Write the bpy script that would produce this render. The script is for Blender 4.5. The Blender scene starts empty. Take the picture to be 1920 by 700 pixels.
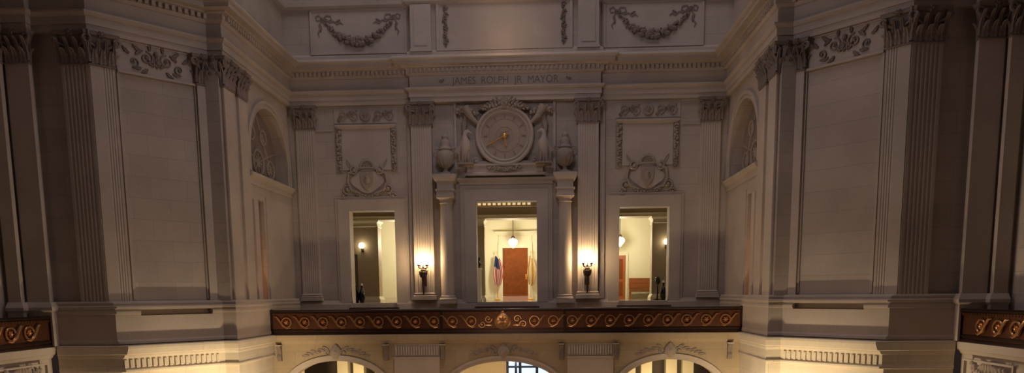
import bpy, bmesh, math, random
from mathutils import Vector, Matrix
random.seed(7)
C = bpy.context.scene.collection
PI = math.pi
sc = bpy.context.scene

# ------------------------------------------------------------------ camera
FPX, PITCH, YAW, ROLL, PPY = 1281.05, .1213, .0459, -.0096, 707.24
cy_, sy_ = math.cos(YAW), math.sin(YAW)
cp_, sp_ = math.cos(PITCH), math.sin(PITCH)
Rv = Vector((cy_, sy_, 0)); F0 = Vector((-sy_, cy_, 0)); Zv = Vector((0, 0, 1))
Fv = F0*cp_ - Zv*sp_; Dv = -(F0*sp_ + Zv*cp_)
R2 = Rv*math.cos(ROLL) - Dv*math.sin(ROLL); D2 = Rv*math.sin(ROLL) + Dv*math.cos(ROLL)
cam = bpy.data.cameras.new('camera'); camo = bpy.data.objects.new('camera', cam); C.objects.link(camo)
M = Matrix((R2, -D2, -Fv)).transposed().to_4x4(); M.translation = Vector((1.662, 0, 1.63))
camo.matrix_world = M
cam.sensor_fit = 'HORIZONTAL'; cam.sensor_width = 36; cam.lens = 36*FPX/1920
cam.shift_y = (PPY-350)/1920; cam.clip_end = 200
sc.camera = camo

# ------------------------------------------------------------------ world, lights, exposure
sc.view_settings.view_transform = 'Standard'; sc.view_settings.look = 'None'
sc.view_settings.gamma = 1; sc.view_settings.use_curve_mapping = False
sc.view_settings.exposure = 0.0
w = bpy.data.worlds.new('dome_dusk'); sc.world = w; w.use_nodes = True
bg = w.node_tree.nodes['Background']; bg.inputs[0].default_value = (.62, .40, .34, 1); bg.inputs[1].default_value = .03
WARM = (1, .66, .34)
def area(name, loc, target, size, power, col=WARM, shape='DISK'):
    l = bpy.data.lights.new(name, 'AREA'); l.shape = shape; l.size = size; l.energy = power; l.color = col
    o = bpy.data.objects.new(name, l); C.objects.link(o); o.location = loc
    o.rotation_euler = (Vector(target)-Vector(loc)).to_track_quat('-Z', 'Y').to_euler(); return o
def plamp(name, loc, power, col=WARM, r=.1, parent=None):
    l = bpy.data.lights.new(name, 'POINT'); l.energy = power; l.color = col; l.shadow_soft_size = r
    o = bpy.data.objects.new(name, l); C.objects.link(o); o.location = loc; o.parent = parent; return o
# unseen warm fill lights added below the gallery, one before each pier
for sx in (-1, 1):
    area('low_fill_light', (sx*8.3, 22.75, -3.7), (sx*11.6, 25.6, -5.0), .8, 480, (1, .78, .48))
plamp('low_fill_light', (0, 22.5, -5.5), 110, (1, .52, .22), .5)  # another unseen warm fill, added low at the center
plamp('upper_fill_light', (0, 21.3, 12.0), 430, (.92, .86, 1.0), 1.2)  # unseen cool fill added to brighten the pier friezes
plamp('center_fill_light', (0, 19.5, -1.0), 270, (1, .72, .50), .6)  # unseen warm fill added to brighten the lower back wall
dg_ = area('dome_glow', (0, 20.5, 33), (0, 20.5, 0), 28, 1400, (1, .88, .95), 'ELLIPSE'); dg_.data.size_y = 11; dg_.rotation_euler = (0, 0, 0)
plamp('attic_ledge_light', (0, 30.2, 12.8), 20, (1, .62, .28), .2)

# ------------------------------------------------------------------ materials
def new_mat(name):
    m = bpy.data.materials.new(name); m.use_nodes = True
    return m, m.node_tree, m.node_tree.nodes['Principled BSDF']
def simple(name, col, rough=.6, metal=0, noise=.12, scale=8, bump=0.0, emit=None, es=0):
    m, nt, b = new_mat(name)
    b.inputs['Roughness'].default_value = rough; b.inputs['Metallic'].default_value = metal
    tc = nt.nodes.new('ShaderNodeTexCoord'); n = nt.nodes.new('ShaderNodeTexNoise'); n.inputs['Scale'].default_value = scale
    n.inputs['Detail'].default_value = 4
    nt.links.new(tc.outputs['Object'], n.inputs['Vector'])
    mx = nt.nodes.new('ShaderNodeMixRGB'); mx.blend_type = 'MIX'
    mx.inputs[1].default_value = tuple(c*(1-noise) for c in col)+(1,)
    mx.inputs[2].default_value = tuple(min(1, c*(1+noise)) for c in col)+(1,)
    nt.links.new(n.outputs['Fac'], mx.inputs[0]); nt.links.new(mx.outputs[0], b.inputs['Base Color'])
    if bump:
        bp = nt.nodes.new('ShaderNodeBump'); bp.inputs['Strength'].default_value = bump
        nt.links.new(n.outputs['Fac'], bp.inputs['Height']); nt.links.new(bp.outputs[0], b.inputs['Normal'])
    if emit:
        b.inputs['Emission Color'].default_value = emit+(1,); b.inputs['Emission Strength'].default_value = es
    return m
def stone(name, col, joints=True, bump=.25, stain=.35):
    m, nt, b = new_mat(name); N = nt.nodes; L = nt.links
    b.inputs['Roughness'].default_value = .78
    geo = N.new('ShaderNodeNewGeometry'); sep = N.new('ShaderNodeSeparateXYZ'); L.new(geo.outputs['Position'], sep.inputs[0])
    n1 = N.new('ShaderNodeTexNoise'); n1.inputs['Scale'].default_value = .45; n1.inputs['Detail'].default_value = 5
    L.new(geo.outputs['Position'], n1.inputs['Vector'])
    n2 = N.new('ShaderNodeTexNoise'); n2.inputs['Scale'].default_value = 14; n2.inputs['Detail'].default_value = 6
    L.new(geo.outputs['Position'], n2.inputs['Vector'])
    r1 = N.new('ShaderNodeMapRange'); r1.inputs[1].default_value = .3; r1.inputs[2].default_value = .7
    r1.inputs[3].default_value = 1-stain*.5; r1.inputs[4].default_value = 1+stain*.25; L.new(n1.outputs['Fac'], r1.inputs[0])
    r2 = N.new('ShaderNodeMapRange'); r2.inputs[3].default_value = .9; r2.inputs[4].default_value = 1.08; L.new(n2.outputs['Fac'], r2.inputs[0])
    mu = N.new('ShaderNodeMath'); mu.operation = 'MULTIPLY'; L.new(r1.outputs[0], mu.inputs[0]); L.new(r2.outputs[0], mu.inputs[1])
    last = mu
    hgt = n2.outputs['Fac']
    if joints:
        ad = N.new('ShaderNodeMath'); ad.operation = 'ADD'; L.new(sep.outputs[0], ad.inputs[0]); L.new(sep.outputs[1], ad.inputs[1])
        cb = N.new('ShaderNodeCombineXYZ'); L.new(ad.outputs[0], cb.inputs[0]); L.new(sep.outputs[2], cb.inputs[1])
        br = N.new('ShaderNodeTexBrick'); L.new(cb.outputs[0], br.inputs['Vector'])
        br.inputs['Scale'].default_value = 1; br.inputs['Brick Width'].default_value = 1.7; br.inputs['Row Height'].default_value = .72
        br.inputs['Mortar Size'].default_value = .008; br.inputs['Mortar Smooth'].default_value = .2
        br.inputs['Color1'].default_value = (1, 1, 1, 1); br.inputs['Color2'].default_value = (.90, .90, .90, 1); br.inputs['Mortar'].default_value = (.72, .70, .68, 1)
        mu2 = N.new('ShaderNodeMath'); mu2.operation = 'MULTIPLY'; L.new(mu.outputs[0], mu2.inputs[0]); L.new(br.outputs['Color'], mu2.inputs[1]); last = mu2
    vm = N.new('ShaderNodeVectorMath'); vm.operation = 'SCALE'; vm.inputs[0].default_value = col; L.new(last.outputs[0], vm.inputs['Scale'])
    L.new(vm.outputs[0], b.inputs['Base Color'])
    bp = N.new('ShaderNodeBump'); bp.inputs['Strength'].default_value = bump; bp.inputs['Distance'].default_value = .02
    L.new(hgt, bp.inputs['Height']); L.new(bp.outputs[0], b.inputs['Normal'])
    return m
MS = stone('limestone_blocks', (.52, .44, .37))
MP = stone('limestone_smooth', (.52, .44, .37), joints=False)
MLEDGE = stone('lamplit_ledge_stone', (.80, .70, .55))  # limestone lightened so its colour carries extra lamp light on the ledges
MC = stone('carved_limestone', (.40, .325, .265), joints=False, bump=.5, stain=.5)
MARC = stone('lamp_warmed_limestone', (.46, .355, .225))  # limestone tinted warmer, the glow of the lamps put into its colour
MCAP = stone('grimy_shaded_limestone', (.27, .21, .175), joints=False, bump=.5, stain=.6)  # darkened for grime and for the shade in deep carving and recesses
MFL = stone('marble_floor', (.45, .38, .32))
MCREAM = simple('cream_plaster', (.78, .72, .50), .8, noise=.04, scale=2)
MTRIM = simple('cream_moulding', (.70, .63, .44), .7, noise=.05)
MPIER = simple('tan_pier_stone', (.40, .31, .19), .7, noise=.08, scale=3)
MDARKM = simple('dark_marble', (.10, .055, .045), .25, noise=.4, scale=5)
MHFL = simple('polished_hall_floor', (.42, .33, .24), .12, noise=.2, scale=3)
MBRZ = simple('red_bronze', (.15, .06, .033), .45, .75, noise=.35, scale=12, bump=.2)
MDBRZ = simple('black_bronze', (.035, .02, .017), .4, .6, noise=.4, scale=10)
MGILT = simple('worn_gilt_bronze', (.72, .38, .17), .33, .85, noise=.5, scale=9)
MLBRZ = simple('lamp_bronze', (.10, .065, .045), .45, .6, noise=.3)
MWOOD = simple('mahogany', (.20, .055, .012), .75, noise=.35, scale=6); MWOOD.node_tree.nodes['Principled BSDF'].inputs['Specular IOR Level'].default_value = .15
MGOLD = simple('gilded_clock_hand', (.85, .45, .12), .3, .7, noise=.1)
MDIAL = stone('clock_dial_stone', (.42, .33, .26), joints=False)
MGLOBE = simple('lit_opal_glass', (1, .9, .7), .3, noise=0, emit=(1, .72, .40), es=42)
MGLOBEH = simple('lit_hall_glass', (1, .95, .8), .3, noise=0, emit=(1, .86, .60), es=9)
MBLACK = simple('black_lacquer', (.012, .011, .012), .12, noise=.2)
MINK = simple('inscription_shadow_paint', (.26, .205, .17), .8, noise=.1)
MWHITE = simple('white_pedestal_paint', (.75, .72, .62), .5, noise=.04)
MRED = simple('flag_red', (.55, .05, .04), .7, noise=.1); MFW = simple('flag_white', (.75, .68, .58), .7, noise=.05)
MBLUE = simple('flag_blue', (.04, .06, .16), .7, noise=.1); MYEL = simple('flag_gold', (.80, .55, .16), .7, noise=.15)
MDENTIL = simple('glowing_dentil', (.9, .7, .4), .5, noise=.1, emit=(1, .72, .34), es=.75)  # emission stands in for hall light falling on the dentils
MHAND = simple('dull_gilt_hand', (.50, .23, .06), .55, .6, noise=.1)
MSKY = simple('bright_window_pane', (.6, .75, 1), .2, noise=0, emit=(.5, .72, 1), es=1.25)
MNAVY = simple('navy_window_frame', (.02, .03, .10), .4, noise=.1)
MGREEN = simple('exit_sign_green', (.1, .8, .2), .4, noise=0, emit=(.08, .9, .22), es=1.5)

# ------------------------------------------------------------------ mesh helpers
def obj(name, bm, mats, parent=None, smooth=False):
    bmesh.ops.recalc_face_normals(bm, faces=bm.faces[:])
    me = bpy.data.meshes.new(name); bm.to_mesh(me); bm.free()
    for m in (mats if isinstance(mats, (list, tuple)) else [mats]): me.materials.append(m)
    if smooth:
        for p in me.polygons: p.use_smooth = True
        try: me.set_sharp_from_angle(angle=math.radians(40))
        except Exception: pass
    o = bpy.data.objects.new(name, me); C.objects.link(o)
    if parent: o.parent = parent
    return o
def tag(o, label=None, cat=None, group=None, kind=None):
    if label: o['label'] = label
    if cat: o['category'] = cat
    if group: o['group'] = group
    if kind: o['kind'] = kind
    return o
def thing(name, label, cat, loc=(0, 0, 0), rz=0, group=None):
    o = bpy.data.objects.new(name, None); C.objects.link(o); o.empty_display_size = .1
    o.location = loc; o.rotation_euler = (0, 0, rz); return tag(o, label, cat, group)
def copy_tree(o, loc=None, rz=None, label=None, parent=None, group=None):
    c = o.copy(); C.objects.link(c); c.parent = parent
    if loc is not None: c.location = loc
    if rz is not None: c.rotation_euler = (0, 0, rz)
    if label: c['label'] = label
    if group: c['group'] = group
    for ch in [k for k in bpy.data.objects if k.parent == o]: copy_tree(ch, parent=c)
    return c
def struct(name, bm, mat, smooth=False, parent=None):
    o = obj(name, bm, mat, parent, smooth)
    if not parent: o['kind'] = 'structure'
    return o
def bx(bm, x0, x1, y0, y1, z0, z1):
    v = [bm.verts.new(p) for p in ((x0,y0,z0),(x1,y0,z0),(x1,y1,z0),(x0,y1,z0),(x0,y0,z1),(x1,y0,z1),(x1,y1,z1),(x0,y1,z1))]
    for f in ((0,3,2,1),(4,5,6,7),(0,1,5,4),(1,2,6,5),(2,3,7,6),(3,0,4,7)): bm.faces.new([v[i] for i in f])
def prism(bm, poly, a0, a1, axis='y', cap=True):
    """extrude a 2D polygon; axis y: poly=(x,z); axis z: poly=(x,y); axis x: poly=(y,z)"""
    def P(p, a): return {'y': (p[0], a, p[1]), 'z': (p[0], p[1], a), 'x': (a, p[0], p[1])}[axis]
    A = [bm.verts.new(P(p, a0)) for p in poly]; B = [bm.verts.new(P(p, a1)) for p in poly]; n = len(poly)
    for i in range(n): bm.faces.new((A[i], A[(i+1) % n], B[(i+1) % n], B[i]))
    if cap: bm.faces.new(A); bm.faces.new(B[::-1])
def lathe(bm, prof, c=(0, 0, 0), n=20, axis='z', sx=1, sy=1):
    rings = []
    for r, z in prof:
        ring = []
        for i in range(n):
            a = 2*PI*i/n; x, y = r*math.cos(a)*sx, r*math.sin(a)*sy
            p = (x, y, z) if axis == 'z' else (x, -z, y)
            ring.append(bm.verts.new((c[0]+p[0], c[1]+p[1], c[2]+p[2])))
        rings.append(ring)
    for a, b in zip(rings, rings[1:]):
        for i in range(n): bm.faces.new((a[i], a[(i+1) % n], b[(i+1) % n], b[i]))
    bm.faces.new(rings[0]); bm.faces.new(rings[-1][::-1])
def tube(bm, pts, rad, n=6, flat=1.0):
    """tube along pts; rad float or list; closed ends"""
    pts = [Vector(p) for p in pts]; k = len(pts)
    rs = rad if isinstance(rad, (list, tuple)) else [rad]*k
    rings = []; up = None
    for i, p in enumerate(pts):
        t = (pts[min(i+1, k-1)]-pts[max(i-1, 0)])
        if t.length < 1e-9: t = Vector((0, 0, 1))
        t.normalize()
        if up is None: up = Vector((0, 1, 0)) if abs(t.y) < .9 else Vector((1, 0, 0))
        s = t.cross(up).normalized(); up = s.cross(t).normalized()
        rings.append([bm.verts.new(p + s*math.cos(2*PI*j/n)*rs[i] + up*math.sin(2*PI*j/n)*rs[i]*flat) for j in range(n)])
    for a, b in zip(rings, rings[1:]):
        for j in range(n): bm.faces.new((a[j], a[(j+1) % n], b[(j+1) % n], b[j]))
    bm.faces.new(rings[0]); bm.faces.new(rings[-1][::-1])
def ball(bm, c, r, sx=1, sy=1, sz=1, n=8, m=5, rot=0):
    """rot turns the ellipsoid in the xz plane"""
    ca, sa = math.cos(rot), math.sin(rot)
    def P(x, y, z):
        x *= r*sx; y *= r*sy; z *= r*sz
        return bm.verts.new((c[0]+x*ca-z*sa, c[1]+y, c[2]+x*sa+z*ca))
    top = P(0, 0, 1); bot = P(0, 0, -1); rings = []
    for i in range(1, m):
        t = PI*i/m; rings.append([P(math.sin(t)*math.cos(2*PI*j/n), math.sin(t)*math.sin(2*PI*j/n), math.cos(t)) for j in range(n)])
    for j in range(n): bm.faces.new((top, rings[0][j], rings[0][(j+1) % n])); bm.faces.new((bot, rings[-1][(j+1) % n], rings[-1][j]))
    for a, b in zip(rings, rings[1:]):
        for j in range(n): bm.faces.new((a[j], b[j], b[(j+1) % n], a[(j+1) % n]))
def offset_path(path, d, fac=None, closed=False):
    """shift each vertex to the right of travel by d (times the edge factor)"""
    n = len(path); out = []
    nrm = []
    for i in range(n-1):
        e = Vector(path[i+1])-Vector(path[i]); e.normalize(); nrm.append(Vector((e.y, -e.x)))
    fac = fac or [1]*(n-1)
    for i in range(n):
        p = Vector(path[i])
        if i == 0: out.append(p+nrm[0]*d*fac[0]); continue
        if i == n-1: out.append(p+nrm[-1]*d*fac[-1]); continue
        a, b = nrm[i-1], nrm[i]; da, db = d*fac[i-1], d*fac[i]
        det = a.x*b.y-a.y*b.x
        if abs(det) < 1e-6: out.append(p+a*da); continue
        out.append(p+Vector(((da*b.y-db*a.y)/det, (a.x*db-b.x*da)/det)))
    return out
def sweep(bm, path, prof, back=.3, fac=None, mx=None):
    """prof: list of (d,z) from bottom to top; closed at the back by d=-back"""
    pr = [(-back, prof[0][1])] + list(prof) + [(-back, prof[-1][1])]
    cols = [[bm.verts.new((p.x, p.y, z)) for p in offset_path(path, d, fac)] for d, z in pr]
    k = len(cols)
    for i in range(k):
        a, b = cols[i], cols[(i+1) % k]
        for j in range(len(path)-1): bm.faces.new((a[j], a[j+1], b[j+1], b[j]))
    bm.faces.new([c[0] for c in cols]); bm.faces.new([c[-1] for c in cols][::-1])
def xform(bm, mat, start=0):
    bm.verts.ensure_lookup_table()
    for v in bm.verts[start:]: v.co = mat @ v.co
def wall_grid(bm, x0, x1, z0, z1, y0, y1, holes):
    xs = sorted({x0, x1, *[h[0] for h in holes], *[h[1] for h in holes]}); zs = sorted({z0, z1, *[h[2] for h in holes], *[h[3] for h in holes]})
    V = {}
    def v(x, y, z):
        k = (round(x, 4), round(y, 4), round(z, 4))
        if k not in V: V[k] = bm.verts.new((x, y, z))
        return V[k]
    def solid(i, j):
        if i < 0 or j < 0 or i >= len(xs)-1 or j >= len(zs)-1: return False
        mx, mz = (xs[i]+xs[i+1])/2, (zs[j]+zs[j+1])/2
        return not any(h[0] < mx < h[1] and h[2] < mz < h[3] for h in holes)
    for i in range(len(xs)-1):
        for j in range(len(zs)-1):
            if not solid(i, j): continue
            a, b, c, d = xs[i], xs[i+1], zs[j], zs[j+1]
            bm.faces.new((v(a,y0,c), v(b,y0,c), v(b,y0,d), v(a,y0,d))); bm.faces.new((v(a,y1,c), v(a,y1,d), v(b,y1,d), v(b,y1,c)))
            if not solid(i-1, j): bm.faces.new((v(a,y0,c), v(a,y0,d), v(a,y1,d), v(a,y1,c)))
            if not solid(i+1, j): bm.faces.new((v(b,y0,c), v(b,y1,c), v(b,y1,d), v(b,y0,d)))
            if not solid(i, j-1): bm.faces.new((v(a,y0,c), v(a,y1,c), v(b,y1,c), v(b,y0,c)))
            if not solid(i, j+1): bm.faces.new((v(a,y0,d), v(b,y0,d), v(b,y1,d), v(a,y1,d)))
def arch_fill(bm, cx, a, b, zs, ztop, y0, y1, n=20):
    """masonry over an elliptic arch from springing zs up to ztop, width 2a"""
    pts = [(cx+a*math.cos(PI*i/n), zs+b*math.sin(PI*i/n)) for i in range(n+1)][::-1]
    for (xa, za), (xb, zb) in zip(pts, pts[1:]):
        q = [(xa, za), (xb, zb), (xb, ztop), (xa, ztop)]
        prism(bm, q, y0, y1, 'y')
# ---- carved relief helpers: work in the xz plane, front is -y, y is the ground
def leaf(bm, x, z, L, W, ang, y=0, h=.05, curl=0):
    """ridged leaf lying on the ground plane"""
    n = 6; ca, sa = math.cos(ang), math.sin(ang); rows = []
    for i in range(n+1):
        t = i/n; wd = W*math.sin(PI*min(1, t*.93+.07))**.7*(1+.16*math.sin(t*PI*5)); u = L*t
        bend = curl*t*t*L
        rows.append([bm.verts.new((x+u*ca-(s*wd+bend)*sa, y-hh, z+u*sa+(s*wd+bend)*ca)) for s, hh in ((-.5, 0), (-.25, h*.9), (0, h*.55), (.25, h*.9), (.5, 0))])
    for a, b in zip(rows, rows[1:]):
        for j in range(4): bm.faces.new((a[j], a[j+1], b[j+1], b[j]))
        bm.faces.new((a[4], a[0], b[0], b[4]))
    bm.faces.new(rows[0]); bm.faces.new(rows[-1][::-1])
def spiral(bm, x, z, r, turns=1.6, start=0, sgn=1, y=0, th=.035, n=22):
    pts = []; rs = []
    for i in range(n+1):
        t = i/n; rr = r*(1-t*.85); a = start+sgn*turns*2*PI*t
        pts.append((x+rr*math.cos(a), y-.02, z+rr*math.sin(a))); rs.append(th*(1-.45*t))
    tube(bm, pts, rs, 6); ball(bm, (x, y-.02, z), th*1.7, n=8, m=4)
def rosette(bm, x, z, r, y=0, n=6):
    for i in range(n): leaf(bm, x, z, r, r*.7, 2*PI*i/n, y, .05)
    ball(bm, (x, y-.04, z), r*.28, n=8, m=4)
def rinceau(bm, x0, x1, zc, h, n, y=0, th=.03, seed=0):
    rnd = random.Random(seed); st = (x1-x0)/n
    for i in range(n):
        s = 1 if i % 2 == 0 else -1; cx = x0+st*(i+.5)
        spiral(bm, cx, zc+s*h*.06, min(st, h)*.42, 1.4, PI*.5*s+PI, s, y, th)
        for k in range(4):
            a = rnd.uniform(0, 2*PI); leaf(bm, cx+math.cos(a)*h*.18, zc+math.sin(a)*h*.18, h*.3, h*.2, a+rnd.uniform(-.5, .5), y, .06, rnd.uniform(-.6, .6))
        leaf(bm, cx-st*.4, zc-s*h*.3, h*.34, h*.18, s*.6, y, .06)
def fruit_chain(bm, pts, r, y=0, seed=1):
    rnd = random.Random(seed)
    for i, (x, z, k) in enumerate(pts):
        for q in range(3):
            a = rnd.uniform(0, 2*PI); rr = r*k
            ball(bm, (x+math.cos(a)*rr*.55, y-rr*.35, z+math.sin(a)*rr*.55), rr*rnd.uniform(.42, .6), n=7, m=4)
        for q in range(2):
            a = rnd.uniform(0, 2*PI); leaf(bm, x, z, r*k*1.35, r*k*.7, a, y, .05)

# ------------------------------------------------------------------ plan of the room
ZA = 10.2      # underside of the entablature
XA = 16.2      # side arm walls
half = [(-XA, 8.0), (-XA, 22.20), (-15.72, 22.20), (-15.72, 22.42), (-14.9, 22.42), (-14.9, 22.64), (-13.03, 22.64), (-10.364, 25.31), (-9.84, 25.31), (-9.84, 31.95), (-4.22, 31.95), (-4.22, 31.72)]
def mirror(pts): return [(-x, y) for x, y in reversed(pts)]
FACE = half + mirror(half)
NAMES = ['left_arm', 'left_jamb', 'left_jamb', 'left_jamb', 'left_jamb', 'left_jamb', 'left_pier', 'left_pier', 'left_recess', 'back']
entab = [(.0, ZA), (.03, ZA), (.03, ZA+.20), (.08, ZA+.21), (.08, ZA+.44), (.13, ZA+.46), (.2, ZA+.54), (.2, ZA+.6), (.04, ZA+.62), (.04, ZA+1.1),
         (.1, ZA+1.12), (.18, ZA+1.2), (.18, ZA+1.38), (.36, ZA+1.40), (.36, ZA+1.44), (.62, ZA+1.46), (.62, ZA+1.60), (.70, ZA+1.62), (.76, ZA+1.66), (.76, ZA+1.69), (.66, ZA+1.80), (0, ZA+1.86)]
bm = bmesh.new(); sweep(bm, FACE, entab, back=.35)
E1 = struct('trim_1', bm, MP)
# dentils, one row per face of the room, kept as carving of the entablature
bm = bmesh.new()
for a, b in zip(FACE, FACE[1:]):
    A, B = Vector(a), Vector(b); L = (B-A).length
    if L < .6: continue
    e = (B-A).normalized(); nn = Vector((e.y, -e.x)); k = int(L/.2)
    for i in range(k):
        c = A+e*(L*(i+.5)/k)
        s = len(bm.verts); bx(bm, -.055, .055, -.29, -.15, ZA+1.22, ZA+1.38)
        xform(bm, Matrix.Translation((c.x, c.y, 0)) @ Matrix.Rotation(math.atan2(e.y, e.x), 4, 'Z'), s)
struct('dentils', bm, MP, parent=E1)

# wall face lies .14 behind the pilaster face
WALLP = offset_path(FACE, -.14)
def wall_piece(name, i0, i1, z0, z1, mat=MS, d=0, th=.4):
    bm = bmesh.new(); p = [tuple(v) for v in offset_path(FACE, -.14+d)][i0:i1+1]
    sweep(bm, p, [(0, z0), (0, z1)], back=th); return struct(name, bm, mat)
ZT = ZA+.05
nF = len(FACE)
wall_piece('wall_left_arm', 0, 1, 0, ZT); wall_piece('wall_right_arm', nF-2, nF-1, 0, ZT)
wall_piece('wall_left_jamb', 1, 6, 0, ZT); wall_piece('wall_right_jamb', nF-7, nF-2, 0, ZT)
wall_piece('wall_left_pier', 6, 8, 0, ZT); wall_piece('wall_right_pier', nF-9, nF-7, 0, ZT)
# lower storey of arms, piers
def low(name, i0, i1, d=.12):
    bm = bmesh.new(); p = [tuple(v) for v in offset_path(FACE, d)][i0:i1+1]
    sweep(bm, p, [(0, -8), (0, -.02)], back=.5); return struct(name, bm, MS)

# pedestal course with moulded base and cap (piers and recess), then the ledge at gallery floor level
PED = [(-14.9, 22.64), (-13.03, 22.64), (-10.364, 25.31), (-9.84, 25.31), (-9.84, 31.95)]
FP = [.25, 1, 1, .35]
def both(fn):
    fn(PED, FP, 'left'); fn(mirror(PED), FP[::-1], 'right')
def ped(path, fac, side):
    bm = bmesh.new()
    sweep(bm, path, [(.1, 0), (.1, .03), (.26, .04), (.26, .12), (.2, .18), (.2, 1.0)], back=.3, fac=fac)
    struct('trim_2' if side == 'left' else 'trim_3', bm, MP)
    # cap blocks under the pilasters and the recess between
    bm = bmesh.new()
    sweep(bm, path, [(.2, 1.2), (.2, 1.245), (.27, 1.26), (.27, 1.31), (.15, 1.36), (.17, 1.40), (.17, 1.44), (.03, 1.5)], back=.3, fac=fac)
    struct('trim_4' if side == 'left' else 'trim_5', bm, MP)
    bm = bmesh.new()
    s = 1 if side == 'left' else -1
    P = [Vector(p) for p in (path if side == 'left' else mirror(path))]
    e = (P[2]-P[1]).normalized()
    A1 = P[1]; B1 = P[1]+e*.92; B2 = P[2]-e*.45
    def blk(pp, ff):
        q = [tuple(v) for v in pp]
        if side == 'right': q = mirror(q); ff = ff[::-1]
        sweep(bm, q, [(.2, 1.0), (.2, 1.05), (.25, 1.07), (.25, 1.14), (.2, 1.2)], back=.3, fac=ff)
    blk([P[0], A1, B1], [.25, 1]); blk([B2, P[2], P[3], P[4]], [1, 1, .35])
    q = [tuple(B1), tuple(B2)]
    if side == 'right': q = mirror(q)
    sweep(bm, q, [(-.05, 1.0), (-.05, 1.2)], back=.2)
    struct('trim_6' if side == 'left' else 'trim_7', bm, MP)
    bm = bmesh.new()
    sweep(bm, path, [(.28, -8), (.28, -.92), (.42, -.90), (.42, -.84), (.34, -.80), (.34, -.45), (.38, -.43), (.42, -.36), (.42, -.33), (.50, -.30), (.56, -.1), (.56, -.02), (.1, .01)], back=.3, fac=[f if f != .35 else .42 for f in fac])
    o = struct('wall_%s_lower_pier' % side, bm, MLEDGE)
    bm = bmesh.new()
    A, B = Vector(path[1 if side == 'left' else 2]), Vector(path[2 if side == 'left' else 3]); ee = (B-A).normalized(); nn = Vector((ee.y, -ee.x)); L = (B-A).length
    for i in range(18):
        c = A+ee*(.3+i*.18)+nn*.34; s0 = len(bm.verts); bx(bm, -.045, .045, -.045, .05, -.78, -.5)
        xform(bm, Matrix.Translation((c.x, c.y, 0)) @ Matrix.Rotation(math.atan2(ee.y, ee.x), 4, 'Z'), s0)
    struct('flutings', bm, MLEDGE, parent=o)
both(ped)

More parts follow.
